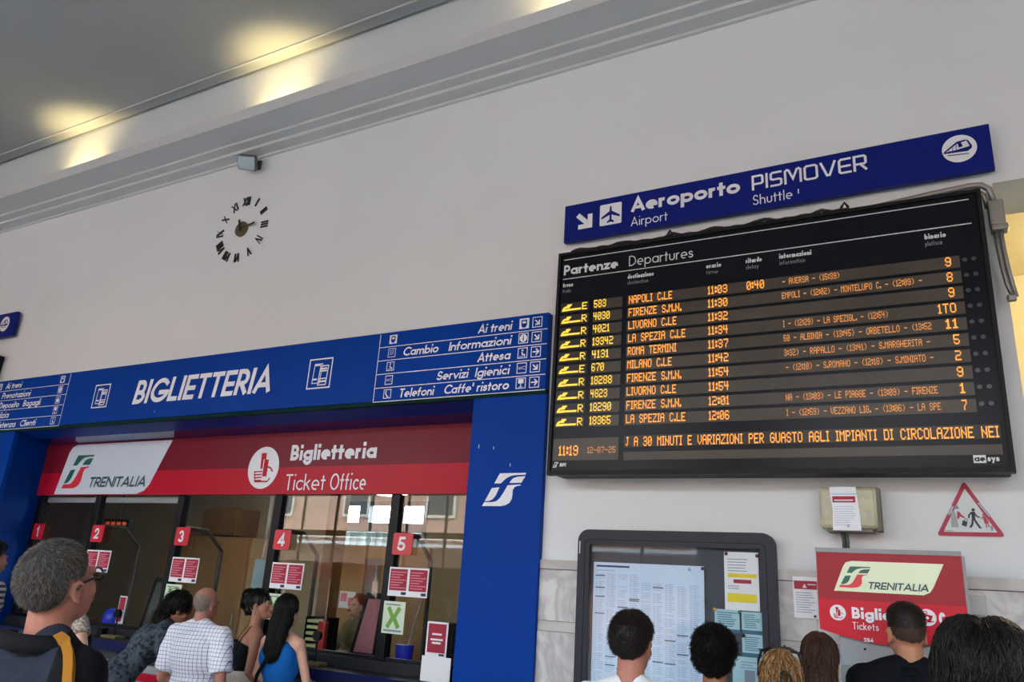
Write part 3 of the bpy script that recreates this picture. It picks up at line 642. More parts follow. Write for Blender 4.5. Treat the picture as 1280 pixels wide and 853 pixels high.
def red_card(x0, x1, z0, z1, y, label, lines=('', )):
    m = MB(); m.box(x0, x1, y - .002, y, z0, z1, 0); m.rect(x0 + .015, x1 - .015, z0 + .03, z1 - .015, y - .003, 1)
    c = (z0 + z1) / 2
    for q, wd in ((.03, .55), (-.01, .7), (-.035, .5)): m.rect((x0 + x1) / 2 - wd * (x1 - x0) / 2.4, (x0 + x1) / 2 + wd * (x1 - x0) / 2.4, c + q, c + q + .014, y - .004, 0)
    m.rect(x1 - .07, x1 - .02, z0 + .01, z0 + .025, y - .003, 2)
    return tag(obj('red_notice', m, [PAPER, PRED, INKD]), label, 'notice')
red_card(-3.735, -3.535, 1.225, 1.485, 5.468, 'red notice with white border on the glass at the right of window 5')
red_card(-8.58, -8.44, 1.30, 1.62, 5.468, 'narrow red and white notice at the right edge of window 1')
m = MB(); m.box(-3.64, -3.375, 5.290, 5.294, 1.066, 1.245); tag(obj('paper_sheet', m, PAPER), 'blank white sheet standing on the counter under the red notice of window 5', 'paper')
# intercom microphones with round heads and a red card
def intercom(x, y, z, label, card):
    t = thing('intercom', label, 'intercom', (x, y, z), 'counter intercoms')
    m = MB(); m.bbox(x - .13, x + .1, y - .06, y + .06, z, z + .03, .008); obj('base', m, mat('brass_tray', rgb(120, 108, 70), .4, metal=.3), t)
    m = MB(); m.tube([(x, y, z + .03), (x + .0, y, z + .12), (x + .01, y - .01, z + .2)], .008, 6); obj('gooseneck', m, BLACK, t)
    m = MB(); m.cyl((x + .01, y - .03, z + .235), (x + .01, y + .0, z + .235), .042, 18); obj('speaker_head', m, BLACK, t)
    if card:
        m = MB(); m.box(x - .055, x + .055, y + .02, y + .024, z + .14, z + .40, 0); m.rect(x - .045, x + .045, z + .27, z + .39, y + .018, 1); m.rect(x - .055, x + .03, z + .16, z + .25, y + .018, 1); obj('card', m, [PAPER, PRED], t)
    m = MB(); m.bbox(x - .22, x - .14, y - .05, y + .03, z, z + .09, .01); obj('card_reader', m, BLACK, t)
intercom(-7.37, 5.33, 1.065, 'counter intercom with round black head and red card at window 2', True)
intercom(-4.74, 5.33, 1.065, 'counter intercom with round black head at window 4', False)
# leaning screens behind the glass beside the mullions
for xb, nm in ((-4.72, 'dark framed screen with pinkish face leaning behind the glass of window 4'), (-7.64, 'dark framed screen leaning behind the glass of window 2'), (-5.98, 'dark framed screen leaning behind the glass of window 3, hidden by the queue')):
    t = thing('counter_screen', nm, 'screen', (xb, 5.9, 1.10), 'screens behind the counter')
    x0, x1 = xb - .13, xb + .16; z0, z1 = 1.08, 1.66; sh = .14
    m = MB(); q = [(x0, z0), (x1, z0), (x1 + sh * .15, z1), (x0 + sh, z1)]; inn = [(x0 + .045, z0 + .07), (x1 - .02, z0 + .07), (x1 + sh * .1, z1 - .05), (x0 + sh + .01, z1 - .05)]
    m.ring(q, inn, 5.88, 5.91); obj('frame', m, BLACK, t)
    m = MB(); m.slab(inn, 5.893, 5.908); obj('screen', m, mat('screen_pink', rgb(150, 92, 104), .35) if xb == -4.72 else mat('screen_dark', rgb(72, 76, 74), .3), t)
# things inside the office
OAK = mat('office_oak', rgb(168, 132, 88), .5, var=.12, vscale=3); OAKD = mat('office_oak_dark', rgb(128, 92, 48), .5, var=.1, vscale=3)
t = thing('filing_cabinet', 'tall tan filing cupboard with two doors seen through window 3', 'cabinet', (-9.9, 8.7, 0))
m = MB(); m.bbox(-10.9, -9.0, 8.45, 8.95, 0, 2.26, .01); obj('body', m, OAK, t)
for a, b in ((-10.85, -10.25), (-10.22, -9.64), (-9.61, -9.05)):
    m = MB(); m.bbox(a, b, 8.425, 8.45, .1, 2.2, .006); d = obj('door', m, OAK, t); m = MB(); m.cyl((b - .07, 8.40, 1.05), (b - .07, 8.40, 1.2), .01, 8); obj('handle', m, STEEL, d)
t = thing('wall_cupboard', 'dark tan wall cupboard above the filing cupboard behind window 3', 'cabinet', (-9.9, 8.8, 2.28))
m = MB(); m.bbox(-10.25, -9.5, 8.55, 9.0, 2.29, 2.70, .01); obj('body', m, OAKD, t); m = MB(); m.bbox(-10.23, -9.88, 8.53, 8.55, 2.31, 2.68, .004); obj('door', m, OAKD, t); m = MB(); m.bbox(-9.87, -9.52, 8.53, 8.55, 2.31, 2.68, .004); obj('door', m, OAKD, t)
m = MB(); m.bbox(-6.27, -6.10, 6.95, 7.12, 0, 3.4, .01); tag(obj('timber_post', m, OAKD), 'square tan post standing between windows 4 and 5 inside the office', 'post')
t = thing('partition_screen', 'tan partition panel with a grey doorway behind window 4', 'partition', (-6.5, 8, 0))
m = MB(); m.bbox(-6.84, -6.47, 7.97, 8.03, 0, 2.185, .008); m.bbox(-6.2, -5.5, 7.97, 8.03, 0, 2.185, .008); m.box(-6.47, -6.2, 7.97, 8.03, 2.03, 2.185); obj('panel', m, OAK, t)
m = MB(); m.box(-6.47, -6.2, 8.0, 8.03, 0, 2.03); obj('door', m, mat('door_grey', rgb(120, 116, 112), .6), t)
m = MB(); m.box(-6.80, -6.55, 7.955, 7.965, 1.42, 1.62, 0); m.rect(-6.78, -6.68, 1.5, 1.6, 7.953, 1); m.rect(-6.66, -6.58, 1.45, 1.55, 7.953, 1); tag(obj('notice_sheet', m, [PAPER, PREDL]), 'sheet with pink notes pinned to the tan partition', 'notice')
# office rear window with transom and vertical blind
t = thing('rear_window', 'dark framed rear window of the ticket office with a pale blind', 'window', (-7.1, 9.1, .6))
m = MB(); m.box(-7.95, -6.3, 9.02, 9.12, 2.43, 2.56); m.box(-7.95, -6.3, 9.02, 9.12, 2.80, 2.87); m.box(-7.53, -7.36, 9.02, 9.12, 2.56, 2.80); m.box(-7.95, -7.86, 9.02, 9.12, .6, 2.86); m.box(-6.39, -6.3, 9.02, 9.12, .6, 2.86); m.box(-6.88, -6.8, 9.02, 9.12, .6, 2.8); obj('frame', m, mat('rear_frame', rgb(52, 56, 60), .5), t)
m = MB()
for z in (1.2, 1.62, 2.05): m.box(-7.95, -6.3, 9.05, 9.09, z, z + .03)
obj('glazing_bar', m, MATS['rear_frame'], t)
t2 = MB()
for k in range(16):
    x = -7.88 + k * .098; a = .03 * math.sin(k * 2.1)
    t2.add([(x, 8.93 + a, .8), (x + .104, 8.965 - a, .8), (x + .104, 8.965 - a, 2.42), (x, 8.93 + a, 2.42)], [(0, 1, 2, 3)])
m_ = bpy.data.materials.new('blind_cloth'); m_.use_nodes = True
nt = m_.node_tree; tr = nt.nodes.new('ShaderNodeBsdfTranslucent'); tr.inputs[0].default_value = (.07, .095, .095, 1); ad = nt.nodes.new('ShaderNodeMixShader'); ad.inputs[0].default_value = .22
nt.links.new(nt.nodes['Principled BSDF'].outputs[0], ad.inputs[1]); nt.links.new(tr.outputs[0], ad.inputs[2]); nt.links.new(ad.outputs[0], nt.nodes['Material Output'].inputs[0]); nt.nodes['Principled BSDF'].inputs['Base Color'].default_value = (.6, .7, .7, 1)
obj('vertical_blind', t2, m_, t)
t = thing('ceiling_light', 'bright round lamp under the ticket office ceiling, seen at the top of window 4', 'light', (-5.88, 7.5, 2.8))
m = MB(); m.tube([(-5.86, 7.5, 2.86), (-5.86, 7.5, 3.4)], .012, 6); obj('rod', m, GREYP, t)
m = MB(); m.ball((-5.86, 7.5, 2.80), (.26, .26, .06), 24, 10); obj('lamp_shade', m, emit('lamp_white', (1, .93, .8, 1), 6), t, smooth=True)
for (x, y) in ((-8.6, 7.2), (-3.6, 7.4)):
    t = thing('ceiling_light', ['strip lamp on the office ceiling beside the red lit display', 'strip lamp on the office ceiling above the maroon office chair'][int(x > -6)], 'light', (x, y, 3.35))
    m = MB(); m.bbox(x - .6, x + .6, y - .06, y + .06, 3.36, 3.40, .01); obj('housing', m, GREYP, t)
    m = MB(); m.bbox(x - .57, x + .57, y - .04, y + .04, 3.335, 3.36, .008); obj('diffuser', m, emit('strip_lamp', (1, .88, .70, 1), 30) if x < -6 else emit('strip_lamp_dim', (1, .88, .70, 1), 6), t)
# red led display glowing behind window 2
t = thing('led_display', 'small red lit display hanging inside window 2', 'display', (-8.1, 6.6, 2.3))
x0 = -9.42; m = MB(); m.bbox(-9.80, -9.30, 6.6, 6.66, 2.22, 2.33, .008); m.tube([(-9.55, 6.63, 2.33), (-9.55, 6.63, 3.4)], .012, 6); obj('housing', m, BLACK, t); m = MB(); 
for k in range(4): m.rect(-9.76 + .115 * k, -9.68 + .115 * k, 2.255, 2.295, 6.597)
obj('digits', m, LEDR, t)
# bin, bag, folder rack, folder, paper pile
t = thing('bucket', 'blue bucket with a mop handle behind the glass of window 5', 'bucket', (-4.19, 5.82, 1.065))
m = MB(); m.tube([(-4.19, 5.82, 1.066), (-4.19, 5.82, 1.26)], .065, 18, r1=.08); obj('body', m, mat('bucket_blue', rgb(28, 50, 220), .4), t, auto=True)
m = MB(); m.tube([(-4.17, 5.80, 1.10), (-4.10, 5.79, 1.42), (-4.02, 5.78, 1.66)], .009, 8); obj('handle', m, mat('handle_white', rgb(200, 196, 190), .5), t)
m = MB(); m.ball((-8.14, 5.80, 1.19), (.10, .08, .12), 16, 10); o = tag(obj('plastic_bag', m, mat('bag_blue', rgb(42, 66, 230), .35, bump=.6, bscale=14), smooth=True), 'crumpled blue bag on the desk behind window 2', 'bag')
m = MB(); m.bbox(-8.31, -8.24, 5.62, 5.74, 1.066, 1.18, .012); tag(obj('red_box', m, mat('box_red', rgb(140, 26, 40), .5)), 'dark red box on the desk beside the blue bag', 'box')
t = thing('folder_rack', 'black rack with pale green folders behind window 4', 'rack', (-5.2, 6.6, 1.07))
m = MB(); m.box(-5.56, -5.545, 6.05, 6.25, 1.068, 1.40); m.box(-5.335, -5.32, 6.05, 6.25, 1.068, 1.40); m.box(-5.56, -5.32, 6.24, 6.26, 1.068, 1.40); obj('frame', m, BLACK, t)
for k in range(6):
    m = MB(); m.bbox(-5.54, -5.34, 6.05, 6.22, 1.07 + k * .055, 1.10 + k * .055, .006); obj('folder', m, mat('folder_green', rgb(206, 214, 160), .6), t)
m = MB(); m.bbox(-5.22, -5.13, 5.85, 5.90, 1.067, 1.38, .008); tag(obj('binder', m, mat('binder_red', rgb(178, 44, 44), .5)), 'upright red binder behind window 4', 'binder')
m = MB()
for k in range(4): m.bbox(-4.93 + .01 * k, -4.66 + .015 * k, 5.62, 5.8, 1.066 + .008 * k, 1.073 + .008 * k, .002)
tag(obj('paper_pile', m, PAPER), 'low pile of white papers on the desk of window 4', 'paper')
m = MB(); m.bbox(-4.06, -3.72, 5.95, 6.1, 1.066, 1.46, .02); tag(obj('printer', m, BLACK), 'black ticket printer on the desk of window 5', 'printer')
t = thing('office_chair', 'dark red office chair behind window 5', 'chair', (-4.75, 6.6, 0))
m = MB(); m.bbox(-4.62, -4.14, 6.75, 6.83, .85, 1.42, .04); obj('backrest', m, mat('chair_maroon', rgb(96, 38, 44), .7), t)
m = MB(); m.bbox(-4.64, -4.12, 6.3, 6.8, .44, .52, .03); obj('seat', m, MATS['chair_maroon'], t)
m = MB(); m.tube([(-4.38, 6.55, .06), (-4.38, 6.55, .44)], .03, 10); m.box(-4.66, -4.10, 6.53, 6.57, .02, .06); m.box(-4.40, -4.36, 6.28, 6.82, .02, .06); m.tube([(-4.38, 6.72, .46), (-4.38, 6.80, .9)], .02, 8); obj('base', m, BLACK, t)
m = MB(); m.box(-7.78, -7.48, 7.4, 7.42, 1.30, 1.94); tag(obj('notice_board_sheet', m, CYANP), 'pale blue sheet hanging inside window 3 at the right', 'notice')

# ================================================================== DEPARTURE BOARD
def board(name, label, loc, full=True):
    B = thing(name, label, 'departure board', loc, 'departure boards', rot=(0, math.radians(0.52), 0))
    Wd, Hd = 2.703, 1.646
    L = dict(parent=B, local=True)
    m = MB(); m.bbox(0.01, Wd - .01, .03, .24, .01, Hd - .01, .01); obj('housing', m, BOARDM, **L)
    m = MB(); m.ring([(0, 0), (Wd, 0), (Wd, Hd), (0, Hd)], [(.022, .030), (Wd - .022, .030), (Wd - .022, Hd - .022), (.022, Hd - .022)], -.004, .05); obj('frame', m, BOARDM, **L)
    m = MB(); m.box(.022, Wd - .022, .012, .03, .03, Hd - .022); obj('front_panel', m, BOARD, **L)
    for k in range(2):
        m = MB(); m.tube([(.83 + 1.13 * k, .03, Hd - .01), (.83 + 1.13 * k - .008, .03, Hd + .03), (.83 + 1.13 * k + .012, .03, Hd + .062), (.83 + 1.13 * k + .032, .03, Hd + .03), (.83 + 1.13 * k + .026, .03, Hd - .01)], .009, 8); obj('lifting_eye', m, BOARDM, **L)
    m = MB(); pts = []
    for k in range(60):
        u = .1 + 1.9 * k / 59; pts.append((u, .012 + .004 * math.sin(k * .7), Hd + .004 + .018 * max(0, math.sin(k * .62 + .6 * math.sin(k * .21))) ** 2 + .003 * math.sin(k * 1.9)))
    m.tube(pts, .012, 6); obj('cable', m, BLACK, **L)
    y = .010
    if not full:
        m = MB(); m.rect(.04, 2.63, 1.590, 1.596, y); m.rect(.04, 2.63, 1.437, 1.443, y); obj('header_rule', m, BTXT, **L); return B
    for z in (1.592, 1.438): m = MB(); m.rect(.040, 2.64, z - .003, z + .003, y); obj('header_rule', m, BTXT, **L)
    obj('lettering', mtext('Partenze', .045, 1.470, .078, .20, x1=.470, y=y), BTXT, **L)
    obj('lettering', mtext('Departures', .552, 1.470, .078, .09, x1=1.012, y=y), BTXT, **L)
    for s, s2, u, u1 in (('treno', 'train', .043, .125), ('destinazione', 'destination', .545, .735), ('orario', 'time', 1.10, 1.20), ('ritardo', 'delay', 1.360, 1.462), ('informazioni', 'information', 1.570, 1.765), ('binario', 'platform', 2.395, 2.505)):
        m = MB(); text(m, s, u, 1.374, .034, .22, x1=u1, y=y); obj('column_heading', m, BTXT, **L)
        m = MB(); text(m, s2, u, 1.330, .030, .11, x1=u + (u1 - u) * .80, y=y); obj('column_heading', m, BTXTD, **L)
    rows = [('E', '583', 'NAPOLI C.LE', '11:03', '0:40', ('- AVERSA - (15:39)', 1.584, 1.921), '9'),
            ('R', '4030', 'FIRENZE S.M.N.', '11:30', '', ('EMPOLI - (12:02) - MONTELUPO C. - (12:09) -', 1.578, 2.36), '8'),
            ('R', '4021', 'LIVORNO C.LE', '11:32', '', None, '9'),
            ('R', '19342', 'LA SPEZIA C.LE', '11:34', '', ('I - (12:29) - LA SPEZIGL. - (12:54)', 1.578, 2.17), '1TO'),
            ('R', '4131', 'ROMA TERMINI', '11:37', '', ('50 - ALBINIA - (13:45) - ORBETELLO - (13:52', 1.578, 2.385), '11'),
            ('E', '670', 'MILANO C.LE', '11:42', '', ('3:32) - RAPALLO - (13:41) - S.MARGHERITA -', 1.578, 2.37), '5'),
            ('R', '18288', 'FIRENZE S.M.N.', '11:54', '', ('- (12:10) - S.ROMANO - (12:18) - S.MINIATO -', 1.584, 2.38), '2'),
            ('R', '4823', 'LIVORNO C.LE', '11:54', '', None, '9'),
            ('R', '18290', 'FIRENZE S.M.N.', '12:01', '', ('NA - (13:03) - LE PIAGGE - (13:09) - FIRENZE', 1.578, 2.385), '1'),
            ('R', '18365', 'LA SPEZIA C.LE', '12:06', '', ('I - (12:59) - VEZZANO LIG. - (13:06) - LA SPE', 1.578, 2.392), '7')]
    for k, (tt, num, dest, tm, dl, info, pl) in enumerate(rows):
        v = 1.213 - .0939 * k; y0, y1 = .008, .012; yt = .0065; hh = .027; z0 = v - .028
        def strip(u0, u1, mt, nm='led_panel'):
            m = MB(); m.box(u0, u1, y0, y1 + .002, v - .040, v + .033); return obj(nm, m, mt, **L)
        s1 = strip(.035, .258, STRIPD); s2 = strip(.292, .510, STRIP); s3 = strip(.548, 2.560, STRIP)
        def lt(par, txt, u0, u1, mt, hgt=.058, zz=None, fill=1.0):
            m = MB(); led(m, txt, u0, z0 if zz is None else zz, hgt, x1=u1, y=yt, fill=fill); obj('led_text', m, mt, par, local=True)
        # train type: slanted emblem, bar, letter
        m = MB()
        q = lambda a, b: (.045 + a, v - .030 + b)
        for a0, a1, b0, b1 in ((0, .055, 0, .016), (.004, .05, .022, .036), (.02, .056, .036, .05), (-.002, .016, .006, .028)): m.poly([q(a0 + b0 * .5, b0), q(a1 + b0 * .5, b0), q(a1 + b1 * .5, b1), q(a0 + b1 * .5, b1)], yt)
        m.poly([q(.055, .002), q(.150, .002), q(.154, .016), q(.060, .016)], yt)
        led(m, tt, .045 + .160, v - .030, .054, x1=.045 + .200, y=yt)
        obj('led_text', m, LEDY, s1, local=True)
        cw = .0308
        lt(s2, num, .297, .297 + cw * len(num), LEDY)
        nd = sum(1 for c in dest if c in '.:I1'); lt(s3, dest, .560, .560 + (len(dest) * 6 - nd * 2.6) * .00507, LED)
        lt(s3, tm, 1.110, 1.238, LED)
        if dl: lt(s3, dl, 1.362, 1.472, LED)
        if info: lt(s3, info[0], info[1], info[2], LEDDIM, .042, v - .022, .9)
        lt(s3, pl, 2.516 - .030 * len(pl) + (.006 if pl in '17' else 0), 2.516, LED)
        m = MB()
        for u in (2.585, 2.630): m.disc((u, v), .014, .009, 14)
        obj('signal_lamp', m, BTXTD, **L) if False else None
        for u in (2.585, 2.630): m = MB(); m.disc((u, v + .004), .013, .009, 14); obj('signal_lamp', m, mat('lamp_off', rgb(58, 60, 64), .3), **L)
    m = MB(); m.box(.548, 2.655, .008, .014, .180, .258); s = obj('led_panel', m, STRIPD, **L)
    m = MB(); led(m, 'J A 30 MINUTI E VARIAZIONI PER GUASTO AGLI IMPIANTI DI CIRCOLAZIONE NEI', .556, .186, .062, x1=2.648, y=.0065); obj('led_text', m, LED, s, local=True)
    m = MB(); m.box(.548, 2.655, .008, .014, .096, .150); obj('led_panel', m, STRIP, **L)
    m = MB(); m.box(.034, .512, .008, .014, .100, .250); s = obj('led_panel', m, STRIP, **L)
    m = MB(); led(m, '11:19', .078, .133, .068, x1=.222, y=.0065); obj('led_text', m, LED, s, local=True)
    m = MB(); led(m, '12-07-25', .290, .146, .042, x1=.492, y=.0065, fill=.8); obj('led_text', m, LEDDIM, s, local=True)
    m = MB(); fs_logo(m, .036, .080, .052, .090, .008); text(m, 'RFI', .088, .058, .024, .26, x1=.134, y=.008, shear=.2); obj('maker_mark', m, BTXT, **L)
    m = MB(); m.rect(2.518, 2.576, .052, .094, .008, 0); text(m, 'aesys'[:2], 2.522, .060, .034, .2, x1=2.572, y=.007, mi=1); text(m, 'sys', 2.582, .060, .034, .2, x1=2.636, y=.007, mi=0); obj('maker_mark', m, [BTXT, BOARDM], **L)
    return B
board('departure_board', 'large black departure board with orange lit rows under the blue airport sign', (-2.376, 4.75, 2.520))
board('departure_board', 'black board cut off by the left edge of the photo under the second blue sign', (-12.775, 4.75, 2.520), full=False)

# ================================================================== BLUE AIRPORT SIGNS
def train_disc(m, cx, cz, r, y):
    m.disc((cx, cz), r, y, 40, 0); y -= .002
    m.poly([(cx - .92 * r, cz - .10 * r), (cx - .1 * r, cz + .52 * r), (cx + .42 * r, cz + .58 * r), (cx + .40 * r, cz + .46 * r), (cx - .05 * r, cz + .40 * r), (cx - .8 * r, cz - .12 * r)], y, 1)
    m.poly([(cx - .92 * r, cz - .22 * r), (cx + .45 * r, cz - .30 * r), (cx + .70 * r, cz - .12 * r), (cx + .72 * r, cz + .05 * r), (cx + .3 * r, cz + .0 * r), (cx - .2 * r, cz - .08 * r), (cx - .92 * r, cz - .12 * r)], y, 1)
    m.poly([(cx - .02 * r, cz + .05 * r), (cx - .06 * r, cz + .42 * r), (cx + .1 * r, cz + .5 * r), (cx + .22 * r, cz + .1 * r)], y - .001, 1)
    m.poly([(cx + .42 * r, cz + .58 * r), (cx + .54 * r, cz + .50 * r), (cx + .74 * r, cz + .02 * r), (cx + .62 * r, cz - .02 * r)], y, 1)
    for k in range(3): line(m, cx - (.62 - .22 * k) * r, cz - .12 * r, cx - (.58 - .22 * k) * r, cz + (.14 + .14 * k) * r, .03 * r, y, 1)
    m.poly([(cx - .7 * r, cz - .42 * r), (cx + .5 * r, cz - .52 * r), (cx + .5 * r, cz - .46 * r), (cx - .7 * r, cz - .36 * r)], y, 1)
def plane_icon(m, cx, cz, s, y, mi):
    def p(l, q=1): m.poly([(cx + a * s, cz + b * s) for a, b in l], y, mi)
    p([(-.05, -.34), (.05, -.34), (.05, .28), (.03, .38), (0, .42), (-.03, .38), (-.05, .28)])
    p([(0.05, .16), (.44, -.10), (.44, -.20), (.05, -.04)]); p([(-.05, .16), (-.05, -.04), (-.44, -.20), (-.44, -.10)])
    p([(.05, -.26), (.17, -.36), (.17, -.43), (0, -.38), (-.17, -.43), (-.17, -.36), (-.05, -.26)])
t = thing('airport_sign', 'long blue sign reading Aeroporto PISMOVER with a white train disc above the departure board', 'sign', (-.98, 4.92, 4.34))
m = MB(); m.bbox(-2.41, .444, 4.92, 4.96, 4.340, 4.654, .004); obj('panel', m, NAVY, t)
for x in (-1.9, -.3): m = MB(); m.box(x, x + .05, 4.96, 5.0, 4.42, 4.58); obj('bracket', m, GREYM, t)
ys = 4.918
m = MB(); arrow(m, -2.243, 4.500, .150, -45, ys, .26); obj('arrow', m, SIGNW, t)
m = MB(); m.poly(rrect(-2.112, -1.936, 4.424, 4.600, .012), ys, 0); plane_icon(m, -2.024, 4.512, .170, ys - .001, 1); obj('plane_pictogram', m, [SIGNW, NAVY], t)
obj('lettering', mtext('Aeroporto', -1.860, 4.494, .118, .215, x1=-1.058, y=ys), SIGNW, t)
obj('lettering', mtext('Airport', -1.860, 4.378, .074, .095, x1=-1.580, y=ys), SIGNW, t)
obj('lettering', mtext('PISMOVER', -.978, 4.490, .115, .135, x1=-.246, y=ys, glyphs=GS, gap=.10), SIGNW, t)
obj('lettering', mtext('Shuttle', -.975, 4.376, .076, .10, x1=-.715, y=ys), SIGNW, t)
m = MB(); m.rect(-.680, -.672, 4.405, 4.440, ys); obj('paint_chip', m, SIGNW, t)
m = MB(); train_disc(m, .274, 4.518, .094, ys); obj('train_pictogram', m, [SIGNW, NAVY], t)
t = thing('airport_sign', 'blue sign with a white train disc cut off by the left edge of the photo', 'sign', (-11.3, 4.92, 4.36))
m = MB(); m.bbox(-12.8, -9.915, 4.92, 4.96, 4.370, 4.690, .004); obj('panel', m, NAVY, t)
m = MB(); m.box(-10.6, -10.55, 4.96, 5.0, 4.42, 4.6); obj('bracket', m, GREYM, t)
m = MB(); train_disc(m, -10.135, 4.545, .098, ys); obj('train_pictogram', m, [SIGNW, NAVY], t)

# ================================================================== CLOCK, FLOODLIGHT, CONDUIT
cx, cz = -6.187, 5.175
t = thing('wall_clock', 'wall clock of separate black roman numerals with a small brass disc and two hands', 'clock', (cx, 4.98, cz))
rom = ['XII', 'I', 'II', 'III', 'IV', 'V', 'VI', 'VII', 'VIII', 'IX', 'X', 'XI']
def roman(s, hgt):
    m = MB(); wv = {'I': .28, 'V': .52, 'X': .60}; tw = sum(wv[c] for c in s); u = -tw / 2
    def st(p, w): stroke(m, p, w, lambda q: (q[0] * hgt, -.012, q[1] * hgt), False)
    for c in s:
        a = u + .05; b = u + wv[c] - .05
        if c == 'I': st([((a + b) / 2, -.5), ((a + b) / 2, .5)], .15)
        elif c == 'V': st([(a, .5), ((a + b) / 2, -.5)], .15); st([((a + b) / 2, -.5), (b, .5)], .07)
        else: st([(a, .5), (b, -.5)], .15); st([(a, -.5), (b, .5)], .07)
        u += wv[c]
    # give the strokes thickness
    k = len(m.v); m.v += [(v[0], -.001, v[2]) for v in m.v[:k]]; f0 = list(m.f)
    for f in f0:
        for i in range(len(f)): a, b = f[i], f[(i + 1) % len(f)]; m.f.append((a, b, b + k, a + k)); m.m.append(0)
    return m
for k in range(12):
    a = math.radians(90 - 30 * k); R_ = .325
    o = obj('numeral', roman(rom[k], .096), CLOCKK, t, local=True); o.location = (R_ * math.cos(a), .02, R_ * math.sin(a)); o.rotation_euler = (0, math.radians(30 * k), 0)
m = MB(); m.slab([(.085 * math.cos(2 * PI * i / 28), .085 * math.sin(2 * PI * i / 28)) for i in range(28)], 0.0, .02); obj('disc', m, BRASS, t, local=True)
m = MB(); stroke(m, [(0, -.03), (.0, .115)], .030, lambda q: (q[0], -.010, q[1]), False); o = obj('hour_hand', m, CLOCKK, t, local=True); o.rotation_euler = (0, math.radians(-20), 0)
m = MB(); stroke(m, [(0, -.03), (.0, .205)], .024, lambda q: (q[0], -.006, q[1]), False); o = obj('minute_hand', m, mat('hand_brown', rgb(70, 60, 40), .5), t, local=True); o.rotation_euler = (0, math.radians(80), 0)

t = thing('floodlight', 'small grey floodlight mounted under the cornice above the wall clock', 'floodlight', (-6.05, 4.9, 5.82))
Mf = Matrix.Translation((-6.10, 4.84, 5.865)) @ Matrix.Rotation(math.radians(35), 4, 'Z') @ Matrix.Rotation(math.radians(40), 4, 'X')
def mbox(mb, M, bx, **k):
    q = MB(); q.bbox(*bx, **k); mb.add([M @ Vector(v) for v in q.v], q.f)
m = MB(); mbox(m, Mf, (-.10, .10, -.04, .05, -.08, .08), b=.025); obj('housing', m, mat('flood_grey', rgb(96, 100, 100), .4, metal=.4), t)
m = MB(); q = MB(); q.box(-.085, .085, -.048, -.041, -.065, .065); m.add([Mf @ Vector(v) for v in q.v], q.f); obj('lens', m, mat('flood_lens', rgb(196, 204, 204), .08, metal=.7), t)
m = MB(); q = MB(); q.bbox(-.07, .07, .05, .10, -.06, .06, .015); m.add([Mf @ Vector(v) for v in q.v], q.f); obj('heat_sink', m, mat('flood_dark', rgb(56, 60, 60), .5), t)
m = MB(); m.tube([(-6.10, 4.87, 5.88), (-6.11, 4.93, 5.90), (-6.12, 4.985, 5.91)], .016, 8); m.box(-6.17, -6.07, 4.975, 5.0, 5.86, 5.96); obj('bracket', m, mat('flood_dark', rgb(56, 60, 60), .5), t)

t = thing('cable_conduit', 'grey conduit with junction box running over the top right corner of the departure board', 'conduit', (.40, 4.88, 4.1))
m = MB(); m.tube([(-.22, 4.90, 4.205), (.10, 4.885, 4.222), (.30, 4.88, 4.232), (.36, 4.88, 4.225), (.395, 4.88, 4.19), (.405, 4.88, 4.10)], .019, 10); obj('pipe', m, STEEL, t, smooth=True)
m = MB(); m.tube([(-.1, 4.93, 4.19), (.2, 4.91, 4.205), (.33, 4.905, 4.205), (.365, 4.905, 4.17), (.375, 4.9, 4.08)], .014, 10); obj('pipe', m, STEEL, t, smooth=True)
m = MB(); m.bbox(.372, .452, 4.84, 4.92, 3.945, 4.100, .008); obj('junction_box', m, STEEL, t)
m = MB(); m.bbox(.375, .46, 4.83, 4.92, 3.905, 3.945, .01); obj('cable_gland', m, STEEL, t)
m = MB()
for dx in (0, .026): m.tube([(.395 + dx, 4.87, 3.91), (.398 + dx, 4.87, 3.80), (.405 + dx, 4.87, 3.68), (.415 + dx, 4.87, 3.58), (.435 + dx * .6, 4.88, 3.50)], .013, 8)
obj('cable', m, STEEL, t, smooth=True)
m = MB(); m.bbox(.405, .452, 4.86, 4.90, 3.475, 3.515, .01); obj('cable_end', m, STEEL, t)

# ================================================================== NOTICEBOARD
t = thing('notice_board', 'dark framed glass notice board with rounded corners holding the timetable', 'notice board', (-1.56, 4.92, .9))
x0, x1, z0, z1 = -2.196, -.925, .75, 2.178
m = MB(); m.ring(rrect(x0, x1, z0, z1, .075, 8), rrect(x0 + .085, x1 - .085, z0 + .09, z1 - .095, .004, 8), 4.905, 4.975); obj('frame', m, ANTH, t)
m = MB(); m.ring(rrect(x0 + .05, x1 - .048, z0 + .05, z1 - .062, .03, 8), rrect(x0 + .056, x1 - .054, z0 + .056, z1 - .068, .028, 8), 4.903, 4.91); obj('door_seam', m, BLACK, t)
m = MB(); m.box(x0 + .08, x1 - .08, 4.955, 4.975, z0 + .08, z1 - .09); obj('backing', m, mat('board_felt', rgb(70, 74, 84), .8, var=.05), t)
m = MB(); m.box(x0 + .08, x1 - .08, 4.914, 4.920, z0 + .085, z1 - .09); fixn(obj('pane', m, GLASSN, t))
m = MB(); m.rect(x0 + .012, x0 + .018, 2.02, 2.10, 4.903); obj('lock_plate', m, SIGNW, t)
def ruled(m, x0, x1, z0, z1, y, n, mi, fill=.5, seed=1, ragged=True):
    rnd = random.Random(seed); st = (z1 - z0) / n
    for k in range(n):
        zz = z1 - (k + .5) * st
        m.rect(x0, x1 - (rnd.random() * .35 * (x1 - x0) if ragged else 0), zz - st * fill / 2, zz + st * fill / 2, y, mi)
m = MB(); y = 4.948; px0, px1, pz0, pz1 = -2.095, -1.36, .90, 1.972
